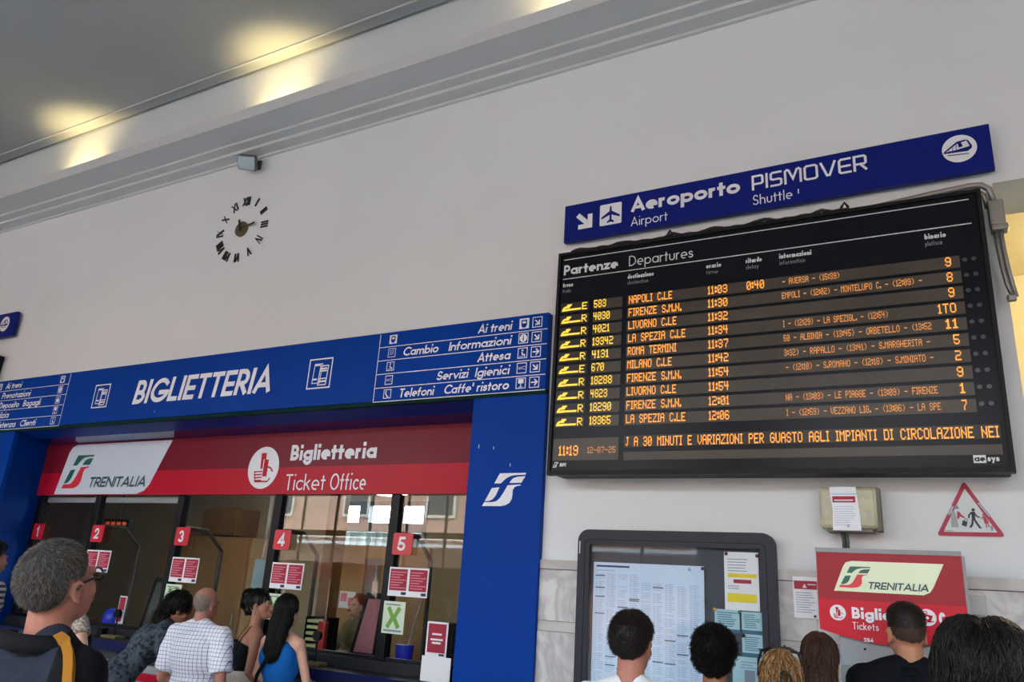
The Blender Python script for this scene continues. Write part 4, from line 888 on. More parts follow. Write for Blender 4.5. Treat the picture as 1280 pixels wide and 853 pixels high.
m.box(px0, px1, y, y + .002, pz0, pz1, 0)
m.rect(px0 + .02, px0 + .25, pz1 - .030, pz1 - .018, y - .001, 2); m.rect(px0 + .02, px0 + .15, pz1 - .055, pz1 - .046, y - .001, 1)
nc = 9; cw = (px1 - px0 - .03) / nc; rnd = random.Random(3)
for c in range(nc):
    a = px0 + .015 + c * cw
    ztop = pz1 - (.075 if c < 4 else .12); nn = 78
    for k in range(nn):
        zz = ztop - k * .0122
        if rnd.random() < .1: continue
        m.rect(a + .004, a + .018, zz - .003, zz + .003, y - .001, 1); m.rect(a + .024, a + cw - .012 - .02 * rnd.random(), zz - .003, zz + .003, y - .001, 1)
    for q in range(4 if c < 1 else 2):
        zz = ztop - (.0 + rnd.random() * .75)
        if c == 0: zz = ztop - (.01, .085, .14, .245)[q]
        m.rect(a, a + cw - .01, zz - .002, zz + .004, y - .002, 2)
text(m, 'fi', px1 - .10, pz1 - .035, .022, .15, x1=px1 - .08, y=y - .001, mi=2)
tag(obj('timetable_poster', m, [PAPERB, INKL, mat('ink_navy', rgb(44, 66, 110), .7)]), 'large pale blue timetable sheet with many columns inside the notice board', 'timetable')
m = MB(); m.box(-1.235, -1.030, y, y + .002, 1.728, 2.064, 0)
ruled(m, -1.215, -1.06, 1.945, 2.03, y - .001, 5, 2, .25, 5); m.rect(-1.213, -1.043, 1.915, 1.938, y - .001, 1); m.rect(-1.180, -1.075, 1.882, 1.904, y - .001, 3); ruled(m, -1.215, -1.12, 1.845, 1.872, y - .001, 2, 2, .3, 6); m.rect(-1.218, -1.045, 1.773, 1.823, y - .001, 1)
tag(obj('notice_sheet', m, [PAPER, YEL, INK, PRED]), 'white sheet with two yellow highlighted bands and a red line in the notice board', 'notice')
def blue_sheet(x0, x1, z0, z1, label, yy, seed):
    m = MB(); m.box(x0, x1, yy, yy + .002, z0, z1, 0); m.rect(x0, x1, z0, z0 + .02, yy - .001, 1); ruled(m, x0 + .015, x1 - .01, z0 + .03, z1 - .012, yy - .001, 7, 1, .35, seed)
    tag(obj('notice_sheet', m, [CYANP, TEAL]), label, 'notice')
blue_sheet(-1.298, -1.150, 1.598, 1.728, 'pale blue sheet left of the green pin in the notice board', y - .003, 1)
blue_sheet(-1.138, -1.020, 1.600, 1.722, 'pale blue sheet right of the green pin in the notice board', y - .003, 2)
blue_sheet(-1.138, -1.020, 1.475, 1.598, 'pale blue sheet with dark lower edge under the black pin in the notice board', y - .006, 3)
m = MB(); m.box(-1.20, -1.02, y, y + .002, 1.20, 1.472, 0); m.rect(-1.13, -1.07, 1.25, 1.40, y - .001, 1); ruled(m, -1.15, -1.05, 1.405, 1.45, y - .001, 3, 1, .3, 8); tag(obj('notice_sheet', m, [CYANP, INK]), 'pale sheet with a grey picture, lowest in the notice board', 'notice')
for (x, z, c, nm) in ((-1.218, 2.052, rgb(120, 26, 60), 'dark red pin at the top left of the yellow banded sheet'), (-1.034, 2.045, rgb(110, 26, 60), 'dark red pin at the top right of the yellow banded sheet'), (-1.293, 1.724, rgb(220, 160, 60), 'orange pin on the corner of a pale blue sheet'), (-1.146, 1.716, rgb(20, 120, 92), 'green pin between two pale blue sheets'), (-1.128, 1.588, rgb(20, 24, 28), 'black pin on the lower pale blue sheet'), (-1.365, 1.958, rgb(60, 60, 66), 'dark pin at the top right of the timetable')):
    m = MB(); m.ball((x, y - .016, z), (.011, .008, .011), 12, 8); m.tube([(x, y - .012, z), (x, y + .002, z)], .003, 6); tag(obj('push_pin', m, mat('pin_' + nm.split()[0] + str(int(z * 100)), c, .3), smooth=True), nm, 'pin')

# ================================================================== TICKET MACHINE WALL SIGN AND BOXES
t = thing('ticket_machine', 'grey ticket machine with a red illuminated header sign', 'ticket machine', (-.31, 4.8, 0))
x0, x1 = -.652, .034; yf = 4.60
nb = 16
arc = [(x0 + (x1 - x0) * i / nb, 1.665 - .055 * math.sin(PI * i / nb)) for i in range(nb + 1)]
m = MB(); m.slab(arc + [(x1, 2.058), (x0, 2.058)], yf, yf + .14); obj('header_box', m, mat('machine_red_dark', rgb(158, 22, 42), .4, spec=.3), t)
m = MB(); m.box(x0 - .002, x1 + .002, yf - .004, yf + .14, 2.058, 2.081); m.box(x1, x1 + .014, yf, yf + .14, 1.70, 2.058); obj('header_trim', m, GREYM, t)
m = MB(); m.slab(arc + [(x1 - .0, 1.818), (x0 + .0, 1.818)], yf - .004, yf - .001); obj('lower_panel', m, mat('machine_red', rgb(206, 10, 42), .4, spec=.3), t)
m = MB(); m.poly([(-.571, 1.861), (-.150, 1.861), (-.120, 1.875), (-.103, 1.90), (-.047, 2.016), (-.475, 2.016), (-.505, 2.008), (-.520, 1.985)], yf - .004); obj('logo_panel', m, mat('logo_panel_lit', rgb(228, 240, 206), .4), t)
m = fs_logo(MB(), -.545, -.385, 1.880, 1.988, yf - .006, (0, 0, 1)); obj('railway_logo', m, [LGREEN, LRED], t)
obj('lettering', mtext('TRENITALIA', -.407, 1.878, .036, .19, x1=-.127, y=yf - .006, shear=.25), LTEXT, t)
ly = yf - .007
m = MB(); ticket_hand(m, -.559, 1.752, .039, ly); obj('hand_ticket_disc', m, [SIGNW, REDL], t)
obj('lettering', mtext('Biglietti', -.491, 1.728, .056, .23, x1=-.225, y=ly), SIGNW, t)
obj('lettering', mtext('Tickets', -.491, 1.675, .036, .11, x1=-.369, y=ly), SIGNW, t)
obj('lettering', mtext('284', -.443, 1.618, .020, .2, x1=-.398, y=ly - .001), SIGNW, t)
m = MB(); m.disc((-.143, 1.756), .040, ly, 30, 0); m.poly([(-.168, 1.745), (-.130, 1.735), (-.118, 1.765), (-.156, 1.772)], ly - .002, 1); outline(m, -.166, -.142, 1.772, 1.786, .003, ly - .002, 1); line(m, -.17, 1.732, -.115, 1.738, .005, ly - .002, 1); m.disc((-.143, 1.754), .007, ly - .003, 12, 0); obj('ticket_disc', m, [SIGNW, REDL], t)
obj('lettering', mtext('Carte', -.093, 1.728, .056, .23, x1=.022, y=ly), SIGNW, t)
m = MB(); m.bbox(-.565, -.02, yf + .03, 4.98, 0, 1.78, .01); obj('body', m, GREYP, t)
m = MB(); m.bbox(-.560, -.025, yf + .005, yf + .06, .2, 1.497, .008); obj('front_door', m, mat('machine_door', rgb(140, 144, 146), .45), t)
m = MB(); m.slab([(-.444 + .006 * math.cos(a * PI / 6), 1.582 + .006 * math.sin(a * PI / 6)) for a in range(12)], yf + .024, yf + .03); obj('lock_hole', m, BLACK, t)
def warn_tri(m, ax, az, bx, bz, cx_, cz_, y, th):
    P3 = [Vector((ax, az)), Vector((bx, bz)), Vector((cx_, cz_))]; cen = sum(P3, Vector((0, 0))) / 3
    def off(k): return [cen + (p - cen) * k for p in P3]
    def rnd_(ps, r):
        out = []
        for i in range(3):
            p = ps[i]; a = (ps[i - 1] - p).normalized(); b = (ps[(i + 1) % 3] - p).normalized()
            for q in range(7):
                f = q / 6; out.append(tuple(p + a * r * (1 - f) ** 2 + b * r * f ** 2))
        return out
    m.poly(rnd_(off(1.0), th * 1.2), y, 0); m.poly(rnd_(off(1 - th * 3.3 / max(.01, abs(az - bz))), th * .3), y - .001, 1)
    return off
m = MB(); warn_tri(m, -.445, 1.478, -.485, 1.405, -.405, 1.405, yf + .004, .008); m.rect(-.452, -.438, 1.415, 1.445, yf + .002, 2); m.rect(-.43, -.42, 1.412, 1.43, yf + .002, 2); obj('warning_sticker', m, [mat('sticker_red', rgb(150, 30, 58), .5), PAPER, INKD], t)
m = MB(); m.bbox(.025, .125, 4.90, 4.98, 1.78, 1.88, .008); tag(obj('socket_box', m, mat('socket_grey', rgb(186, 190, 188), .5)), 'small grey box on the marble right of the ticket machine', 'box')

t = thing('covered_monitor', 'box shaped device wrapped in beige plastic on the wall above the ticket machine', 'box', (-.49, 4.9, 2.2))
m = MB()
outl = [(-.655, 2.445), (-.660, 2.225), (-.635, 2.205), (-.355, 2.195), (-.340, 2.22), (-.350, 2.435), (-.375, 2.446)]
bm_ = MB(); bm_.bbox(-.655, -.345, 4.85, 4.985, 2.205, 2.442, .022); wrap = bm_
o = obj('wrapping', wrap, mat('beige_plastic', rgb(186, 182, 152), .25, var=.25, vscale=9, bump=.9, bscale=11), t)
m = MB(); m.box(-.36, -.334, 4.87, 4.99, 2.20, 2.44); m.box(-.62, -.38, 4.86, 4.985, 2.190, 2.206); obj('case_edge', m, mat('case_shadow', rgb(110, 106, 92), .6), t)  # darker beige puts shade on the case side and underside into the colour
m = MB()
for x in (-.545, -.525): m.tube([(x, 4.90, 2.195), (x + .006, 4.90, 2.14), (x + .004, 4.90, 2.083)], .010, 8)
obj('cable', m, mat('cable_grey', rgb(70, 74, 76), .5), t, smooth=True)
m = MB(); y = 4.8475; m.add([(-.588, y, 2.196), (-.437, y, 2.196), (-.441, y, 2.30), (-.452, y, 2.441), (-.594, y, 2.441), (-.582, y, 2.30)], [(0, 1, 2, 5), (5, 2, 3, 4)], 0)
m.rect(-.580, -.458, 2.352, 2.388, y - .001, 1); m.rect(-.57, -.47, 2.362, 2.368, y - .002, 0); ruled(m, -.575, -.46, 2.22, 2.335, y - .001, 9, 2, .25, 4); m.rect(-.585, -.45, 2.396, 2.404, y - .001, 2); text(m, 'fi', -.51, 2.212, .016, .15, y=y - .001, mi=3)
tag(obj('notice_sheet', m, [PAPER, PRED, INKL, INKD]), 'white sheet with a red heading taped to the beige wrapped box', 'notice')
m = MB(); y = 4.972; m.box(-.842, -.708, y, y + .002, 1.708, 1.938, 0); m.rect(-.835, -.709, 1.868, 1.915, y - .001, 1); m.poly([(-.79, 1.876), (-.765, 1.876), (-.777, 1.900)], y - .002, 0); m.rect(-.76, -.715, 1.893, 1.898, y - .002, 0); ruled(m, -.828, -.722, 1.735, 1.855, y - .001, 9, 2, .25, 9); m.rect(-.735, -.72, 1.715, 1.728, y - .001, 3)
tag(obj('notice_sheet', m, [PAPER, PRED, INK, INKD]), 'white sheet with a red heading taped to the marble left of the ticket machine', 'notice')

# triangular pickpocket warning sticker
t = thing('warning_triangle', 'red bordered triangular pickpocket warning sticker on the wall right of the wrapped box', 'sign', (.093, 4.995, 2.19))
y = 4.994
m = MB(); warn_tri(m, .090, 2.492, -.070, 2.190, .256, 2.190, y, .020); obj('triangle', m, [mat('tri_red', rgb(168, 36, 66), .5), mat('tri_white', rgb(206, 212, 212), .5)], t)
yy = y - .003
def S_(m, pts, w): stroke(m, pts, w, lambda p: (p[0], yy, p[1]), False)
m = MB(); m.disc((.119, 2.332), .0085, yy, 14); m.poly([(.108, 2.322), (.126, 2.322), (.124, 2.278), (.108, 2.278)], yy); S_(m, [(.110, 2.318), (.096, 2.302), (.094, 2.286)], .008); S_(m, [(.122, 2.316), (.132, 2.298), (.146, 2.291)], .007)
S_(m, [(.111, 2.28), (.108, 2.255), (.096, 2.236)], .010); S_(m, [(.119, 2.28), (.128, 2.262), (.142, 2.236)], .010); m.rect(.140, .150, 2.232, 2.237, yy); obj('traveller_figure', m, INKD, t)
m = MB(); m.poly([(.064, 2.275), (.086, 2.266), (.078, 2.240), (.056, 2.249)], yy); S_(m, [(.071, 2.272), (.076, 2.285), (.088, 2.28), (.082, 2.268)], .003); obj('suitcase_figure', m, INKD, t)
m = MB(); m.disc((.166, 2.305), .006, yy, 12); m.poly([(.160, 2.298), (.173, 2.298), (.186, 2.262), (.166, 2.258)], yy); S_(m, [(.172, 2.26), (.174, 2.236)], .005); S_(m, [(.18, 2.262), (.186, 2.24)], .005); S_(m, [(.163, 2.294), (.152, 2.284)], .004); m.poly([(.042, 2.325), (.054, 2.318), (.060, 2.305), (.076, 2.292), (.072, 2.286), (.052, 2.296), (.046, 2.28), (.038, 2.285)], yy); obj('child_figure', m, MATS['tri_red'], t)
m = MB(); m.disc((.040, 2.345), .010, yy, 14); m.rect(.028, .054, 2.338, 2.343, yy - .001); m.rect(.192, .202, 2.222, 2.246, yy); S_(m, [(-.03, 2.214), (-.024, 2.224)], .004); m.rect(-.02, .01, 2.215, 2.219, yy); obj('hat_and_bin', m, INK, t)
m = MB(); m.poly([(.012, 2.328), (.030, 2.325), (.040, 2.26), (.040, 2.236), (.006, 2.236), (.008, 2.29)], yy); obj('thief_figure', m, INKL if False else mat('thief_grey', rgb(160, 164, 164), .6), t)
m = MB()
for (xa, za, xb, zb) in ((.150, 2.370, .196, 2.298), (.022, 2.352, -.004, 2.306)): stroke(m, [(xa, za), (xb, zb)], .013, lambda p: (p[0], yy + .001, p[1]), False, 0); stroke(m, [(xa, za), (xb, zb)], .005, lambda p: (p[0], yy, p[1]), False, 1)
obj('warning_lettering', m, [MATS['tri_white'], INK], t)

# ================================================================== PEOPLE
SKIN = {}
def skin(name, col):
    if name not in SKIN:
        m = mat('skin_' + name, col, .5, spec=.35, var=.12, vscale=18, bump=.05, bscale=120); m.node_tree.nodes['Principled BSDF'].inputs['Subsurface Weight'].default_value = .08
        SKIN[name] = m
    return SKIN[name]
def capsule(mb, p0, p1, r0, r1, n=14, caps=True, M=None):
    p0 = Vector(p0); p1 = Vector(p1); d = (p1 - p0); L = d.length; d.normalize()
    a = d.cross(Vector((.1, .2, .97)));
    if a.length < 1e-3: a = d.cross(Vector((1, 0, 0)))
    a.normalize(); b = d.cross(a); rings = []
    if caps:
        for k in (0.05, .35, .7): an = (1 - k) * PI / 2; rings.append((p0 - d * r0 * math.sin(an), r0 * math.cos(an)))
    rings += [(p0, r0), (p0.lerp(p1, .5), (r0 + r1) / 2), (p1, r1)]
    if caps:
        for k in (.7, .35, .05): an = (1 - k) * PI / 2; rings.append((p1 + d * r1 * math.sin(an), r1 * math.cos(an)))
    v = []; f = []
    for c, r in rings:
        for q in range(n): x = c + a * (r * math.cos(2 * PI * q / n)) + b * (r * math.sin(2 * PI * q / n)); v.append(M @ x if M else x)
    k = len(rings)
    for i in range(k - 1):
        for q in range(n): f.append((i * n + q, i * n + (q + 1) % n, (i + 1) * n + (q + 1) % n, (i + 1) * n + q))
    f += [tuple(range(n - 1, -1, -1)), tuple(range((k - 1) * n, k * n))]
    mb.add(v, f)
def remesh(mb, vox, smooth=4, fac=.5):
    me = bpy.data.meshes.new('tmp'); me.from_pydata([tuple(v) for v in mb.v], [], mb.f)
    bm = bmesh.new(); bm.from_mesh(me); bmesh.ops.recalc_face_normals(bm, faces=bm.faces); bm.to_mesh(me); bm.free()
    o = bpy.data.objects.new('tmp', me); C.objects.link(o)
    r = o.modifiers.new('r', 'REMESH'); r.mode = 'VOXEL'; r.voxel_size = vox; r.adaptivity = 0
    if smooth: s = o.modifiers.new('s', 'SMOOTH'); s.iterations = smooth; s.factor = fac
    dg = bpy.context.evaluated_depsgraph_get(); ev = o.evaluated_get(dg)
    out = bpy.data.meshes.new_from_object(ev); bpy.data.objects.remove(o); bpy.data.meshes.remove(me)
    out.polygons.foreach_set('use_smooth', [True] * len(out.polygons)); out.materials.clear(); return out
def mobj(name, me, m, parent):
    me.name = name; me.materials.append(m); o = bpy.data.objects.new(name, me); C.objects.link(o); o.parent = parent; return o

class Person:
    """a standing figure, facing local +y; canonical height 1.75 scaled to H"""
    def __init__(s, label, x, y, yaw, H, sk, sex='m', head=(0, 0, 0), lean=0, armL=None, armR=None, build=1.0, z0=0, sit=False, vox=.0075):
        s.root = thing('person', label, 'person', (x, y, z0)); s.root.rotation_euler = (0, 0, math.radians(yaw))
        s.k = H / 1.75; s.sex = sex; s.sk = sk; s.vox = vox; k = s.k
        s.Sc = Matrix.Scale(k, 4)
        s.U = Matrix.Translation((0, 0, .96)) @ Matrix.Rotation(math.radians(-lean), 4, 'X') @ Matrix.Translation((0, 0, -.96))
        hy, hp, hr = [math.radians(a) for a in head]
        s.Hm = s.U @ Matrix.Translation((0, -.01, 1.52)) @ Matrix.Rotation(hy, 4, 'Z') @ Matrix.Rotation(-hp, 4, 'X') @ Matrix.Rotation(hr, 4, 'Y') @ Matrix.Translation((0, .01, -1.52))
        s.sw = (.185 if sex == 'm' else .158) * build; s.bw = build; s.sit = sit
        sl = s.U @ Vector((-s.sw, -.012, 1.405)); sr = s.U @ Vector((s.sw, -.012, 1.405))
        s.shL, s.shR = sl, sr
        dn = Vector((0, 0, -1))
        s.elL = Vector(armL[0]) if armL else sl + Vector((-.045, -.03, -.29)); s.wrL = Vector(armL[1]) if armL else s.elL + Vector((-.01, .06, -.25))
        s.elR = Vector(armR[0]) if armR else sr + Vector((.045, -.03, -.29)); s.wrR = Vector(armR[1]) if armR else s.elR + Vector((.01, .06, -.25))
        s.body()
    def cap(s, mb, p0, p1, r0, r1, M=None, caps=True, n=14):
        M = M or Matrix.Identity(4); capsule(mb, s.Sc @ (M @ Vector(p0)), s.Sc @ (M @ Vector(p1)), r0 * s.k, r1 * s.k, n, caps)
    def el(s, mb, c, r, M=None, rot=None):
        M = M or Matrix.Identity(4); Q = s.Sc @ M @ Matrix.Translation(c)
        if rot: Q = Q @ rot
        mb.ball((0, 0, 0), r, 20, 14, M=Q)
    def torso(s, mb, e=0.0, neck=True, low=True):
        U = s.U; b = s.bw; f = s.sex == 'f'
        s.el(mb, (0, -.005, 1.27), (.158 * b + e, .112 * b + e, .19 + e), U)
        s.el(mb, (0, .01, 1.05), ((.122 if f else .142) * b + e, .098 * b + e, .19 + e), U)
        for sg in (-1, 1):
            s.cap(mb, (sg * .05, -.015, 1.415), (sg * s.sw * .95, -.012, 1.395), .058 + e, .056 + e, U)
            s.cap(mb, (sg * .028, -.02, 1.47), (sg * s.sw * .82, -.02, 1.410), .040 + e, .044 + e, U)
            s.el(mb, (sg * .075, -.055, 1.30), (.075 * b + e, .06 + e, .12 + e), U)
            s.el(mb, (sg * .075, .062, 1.29), (.078 + e, (.062 if f else .045) + e, .075 + e), U)
        s.el(mb, (0, -.005, .95), ((.160 if f else .155) * b + e, .115 * b + e, .13 + e))
    def arm(s, mb, side, t=1.0, e=0.0, hand=True, flat=False):
        sh, elb, wr = (s.shL, s.elL, s.wrL) if side < 0 else (s.shR, s.elR, s.wrR)
        q = 1.0 if s.sex == 'm' else .84
        if t >= 1.0:
            s.cap(mb, sh, elb, .050 * q + e, .040 * q + e)
            u = min(1, t - 1.0)
            end = elb.lerp(wr, u) if u > 0 else elb
            if u > 0:
                s.cap(mb, elb, elb.lerp(end, .4), .040 * q + e, .041 * q + e); s.cap(mb, elb.lerp(end, .4), end, .041 * q + e, (.041 - .014 * u) * q + e, caps=not flat)
        else:
            end = sh.lerp(elb, t); s.cap(mb, sh, sh.lerp(end, .3), .052 * q + e, .054 * q + e); s.cap(mb, sh.lerp(end, .2), end, .052 * q + e, .050 * q + e * 1.25, caps=False, n=20)
    def hand(s, mb, side):
        elb, wr = (s.elL, s.wrL) if side < 0 else (s.elR, s.wrR)
        d = (wr - elb).normalized(); ref = Vector((0, 1, 0)) if abs(d.y) < .8 else Vector((0, 0, 1))
        w = d.cross(Vector((-side, 0, 0))); w = w.normalized() if w.length > .2 else ref  # across the palm
        nrm = d.cross(w).normalized(); q = .88 if s.sex == 'f' else 1.0
        if nrm.x * side > 0: nrm = -nrm
        for a in (-.027, -.009, .009, .027): s.cap(mb, wr + d * .012 + w * a * .7 * q, wr + d * .082 * q + w * a * q, .014 * q, .012 * q)
        for a, L in ((-.030, .062), (-.010, .074), (.011, .078), (.031, .070)):
            p0 = wr + d * .085 * q + w * a * q; p1 = p0 + d * L * .5 * q + nrm * .008; p2 = p1 + d * L * .42 * q + nrm * .024
            s.cap(mb, p0, p1, .0098 * q, .0090 * q, n=10); s.cap(mb, p1, p2, .0090 * q, .0078 * q, n=10)
        t0 = wr + d * .03 + w * .028 * q; t1 = t0 + d * .035 + w * .03 + nrm * .01; t2 = t1 + d * .03 + w * .006 + nrm * .014
        s.cap(mb, t0, t1, .014 * q, .011 * q, n=10); s.cap(mb, t1, t2, .011 * q, .0085 * q, n=10)
    def legs(s, mb, e=0.0, foot=True, to=0.0):
        for sg in (-1, 1):
            if s.sit:
                s.cap(mb, (sg * .09, .0, .90), (sg * .11, .40, .88), .08 + e, .058 + e); s.cap(mb, (sg * .11, .40, .88), (sg * .11, .38, .52), .055 + e, .04 + e)
            else:
                s.cap(mb, (sg * .088, -.005, .88), (sg * .098, .01, .50), .083 + e, .056 + e); s.cap(mb, (sg * .098, .005, .50), (sg * .102, -.025, .36), .055 + e, .057 + e)
                s.cap(mb, (sg * .102, -.025, .36), (sg * .105, -.02, .10), .056 + e, .036 + e)
            if foot:
                fy, fz = (.0, .0) if not s.sit else (.40, .43)
                s.cap(mb, (sg * .107, -.05 + fy, .042 + fz), (sg * .115, .11 + fy, .036 + fz), .040 + e, .034 + e)
    def head(s, mb, e=0):
        M = s.Hm
        s.cap(mb, (0, -.022, 1.41), (0, -.012, 1.57), .062 if s.sex == 'm' else .050, .056 if s.sex == 'm' else .047, s.Hm.lerp(s.U, .5) if True else M)
        s.el(mb, (0, -.018, 1.655), (.077, .098, .095), M); s.el(mb, (0, .022, 1.602), (.066, .072, .088), M); s.el(mb, (0, .042, 1.556), (.050, .052, .045), M)
        s.el(mb, (0, .080, 1.535), (.020, .016, .018), M); s.cap(mb, (0, .090, 1.632), (0, .114, 1.595), .009, .014, M)
        s.el(mb, (0, .098, 1.590), (.021, .015, .011), M); s.cap(mb, (-.036, .082, 1.648), (.036, .082, 1.648), .013, .013, M)
        for sg in (-1, 1):
            s.el(mb, (sg * .040, .058, 1.596), (.026, .024, .026), M)
            c = Vector((sg * .074, -.008, 1.612)); R_ = Matrix.Translation(c) @ Matrix.Rotation(sg * math.radians(-16), 4, 'Z') @ Matrix.Rotation(math.radians(-10), 4, 'X')
            for q in range(9):
                a0 = math.radians(-100 + q * 26); a1 = math.radians(-100 + (q + 1) * 26)
                s.cap(mb, (sg * .008, -.0155 * math.cos(a0), .027 * math.sin(a0)), (sg * .008, -.0155 * math.cos(a1), .027 * math.sin(a1)), .0055, .0055, M @ R_, n=8)
            s.el(mb, (sg * .002, .0, -.004), (.006, .015, .024), M @ R_); s.el(mb, (sg * .003, .008, -.026), (.006, .008, .010), M @ R_)
        s.cap(mb, (-.020, .094, 1.566), (.020, .094, 1.566), .0085, .0085, M); s.cap(mb, (-.017, .093, 1.556), (.017, .093, 1.556), .0085, .0085, M)
    def body(s):
        mb = MB(); s.torso(mb); s.legs(mb); s.head(mb)
        for sd in (-1, 1): s.arm(mb, sd, 2.0); s.hand(mb, sd)
        me = remesh(mb, s.vox, 3); s.bme = me; s.bobj = mobj('body', me, s.sk, s.root)
        ew = mat('eye_white', rgb(170, 160, 152), .3); ei = mat('eye_iris', rgb(60, 42, 30), .2); lipm = mat('lip', rgb(150, 86, 80), .45)
        for sg in (-1, 1):
            m = MB(); Q = s.Sc @ s.Hm; m.ball((0, 0, 0), .0112, 14, 10, M=Q @ Matrix.Translation((sg * .031, .0755, 1.628))); n0 = len(m.f)
            m.ball((0, 0, 0), (.006, .003, .006), 12, 8, M=Q @ Matrix.Translation((sg * .031, .0858, 1.628)), mi=1); obj('eye', m, [ew, ei], s.root, local=True, smooth=True)
        m = MB()
        for z, r in ((1.567, .0062), (1.5565, .0070)): m.tube([s.Sc @ (s.Hm @ Vector(p)) for p in ((-.022, .0955, 1.562), (-.010, .1035, z + .001), (0, .1045, z), (.010, .1035, z + .001), (.022, .0955, 1.562))], r * s.k, 8)
        obj('mouth', m, lipm, s.root, local=True, smooth=True)
    def hl(s, v): return (s.Sc @ s.Hm).inverted() @ Vector(v)
    # clothing -----------------------------------------------------------
    def shirt(s, name, m, sleeve=.55, e=.012, hem=None, noise_amp=.006, neck_cut=None, pelvis=True, cutz=None):
        mb = MB(); s.torso(mb, e)
        for sd in (-1, 1):
            if sleeve > 0: s.arm(mb, sd, sleeve, e, flat=True)
        if pelvis: s.el(mb, (0, -.0, .88), (.158 * s.bw + e, .12 * s.bw + e, .12), None)
        me = remesh(mb, .010, 3)
        s.wrinkle(me, noise_amp)
        if hem is not None or cutz is not None:
            bm = bmesh.new(); bm.from_mesh(me)
            if hem is not None: bmesh.ops.bisect_plane(bm, geom=bm.verts[:] + bm.edges[:] + bm.faces[:], plane_co=(0, 0, hem * s.k), plane_no=(0, 0, -1), clear_outer=True)
            if cutz is not None:
                co = s.Sc @ (s.U @ Vector((0, 0, cutz))); no = (s.U.to_3x3() @ Vector((0, 0, 1)))
                bmesh.ops.bisect_plane(bm, geom=bm.verts[:] + bm.edges[:] + bm.faces[:], plane_co=co, plane_no=no, clear_outer=True)
            bm.to_mesh(me); bm.free()
        return mobj(name, me, m, s.root)
    def wrinkle(s, me, amp):
        me.update(); n = len(me.vertices)
        co = np.empty(n * 3); me.vertices.foreach_get('co', co); no = np.empty(n * 3); me.vertices.foreach_get('normal', no) if hasattr(me.vertices[0], 'normal') else None
        co = co.reshape(-1, 3); no = no.reshape(-1, 3)
        x, y, z = co.T; sd = (sum(ord(c) for c in s.root.name) % 97) * .13
        f = np.sin(17 * z + 9 * x + 3 * np.sin(11 * x + sd)) * .5 + np.sin(31 * x - 14 * z + 4 * np.sin(9 * z + y * 8 + sd)) * .35 + np.sin(47 * z + 23 * y + 2 * np.sin(19 * x)) * .25
        co += no * (amp * f)[:, None]; me.vertices.foreach_set('co', co.ravel()); me.update()
    def trousers(s, m, name='trousers', e=.014):
        mb = MB(); s.legs(mb, e, foot=False); s.el(mb, (0, -.005, .94), (.160 * s.bw + e * .4, .118 * s.bw + e * .4, .115)); me = remesh(mb, .011, 3); s.wrinkle(me, .004); mobj(name, me, m, s.root)
    def shoes(s, m):
        for sg in (-1, 1):
            mb = MB(); fy, fz = (.0, .0) if not s.sit else (.40, .43)
            s.cap(mb, (sg * .107, -.055 + fy, .048 + fz), (sg * .115, .125 + fy, .042 + fz), .048, .040); s.cap(mb, (sg * .106, -.03 + fy, .05 + fz), (sg * .106, -.02 + fy, .10 + fz), .045, .046, caps=False)
            mobj('shoe', remesh(mb, .009, 2), m, s.root)
    def collar(s, m, h=.035, r=.064, name='collar'):
        mb = MB(); n = 28; Q = s.Sc @ s.U; v = []
        for j, (dr, dz) in enumerate(((0, 0), (-.004, h), (.004, h + .004), (.016, .002))):
            for i in range(n):
                a = 2 * PI * i / n; rr = r + dr; v.append(Q @ Vector((rr * math.cos(a), -.018 + rr * .95 * math.sin(a), 1.455 + dz - .035 * max(0, math.sin(a)))))
        mb.add(v, [(j * n + i, j * n + (i + 1) % n, (j + 1) * n + (i + 1) % n, (j + 1) * n + i) for j in range(3) for i in range(n)])
        return obj(name, mb, m, s.root, local=True, smooth=True)
    # hair ---------------------------------------------------------------
    def cap_hair(s, m, thick=.010, zmin=None, strands=2500, slen=.02, srad=.0011, lift=.5, curl=0, top=0, seed=1, jit=.3, m2=None, ztop=None):
        """short hair: a shell grown out of the scalp plus single strands"""
        Q = (s.Sc @ s.Hm).inverted(); me = s.bme
        xs_, zs_ = zmin or ([-.14, -.085, -.05, -.034, .0, .02, .045, .075, .12], [1.55, 1.552, 1.575, 1.618, 1.632, 1.645, 1.672, 1.695, 1.715])
        vs = [Q @ v.co for v in me.vertices]; nr = [v.normal.copy() for v in me.vertices]; keep = {}
        mb = MB(); w = []
        for i, v in enumerate(vs):
            if v.z < 1.45 or abs(v.x) > .105 or abs(v.y) > .14: continue
            d = v.z - np.interp(v.y, xs_, zs_) - .004 * math.sin(v.x * 160 + v.y * 90)
            ear = abs(v.x) > .069 and v.z < 1.648 and -.036 < v.y < .03
            if ztop is not None: d = min(d, ztop + .6 * max(0, -.04 - v.y) - v.z)
            if d > 0 and not ear: keep[i] = min(1, d / .055)
        idx = {i: q for q, i in enumerate(keep)}
        for i in keep:
            p = vs[i]; t = thick * (.12 + .88 * keep[i]) * s.k; t += top * s.k * max(0, min(1, (p.z - 1.68) / .05))
            nz = noise.noise(p * 60) * .15 * t; mb.v.append(tuple(me.vertices[i].co + nr[i] * (t + nz)))
        for f in me.polygons:
            if all(i in idx for i in f.vertices): mb.f.append(tuple(idx[i] for i in f.vertices)); mb.m.append(0)
        rnd = random.Random(seed); base = list(mb.v); ks = list(keep)
        crown = Vector((0, -.06, 1.75)); out = MB(); Qi = s.Sc @ s.Hm; q3 = Qi.to_3x3().normalized()
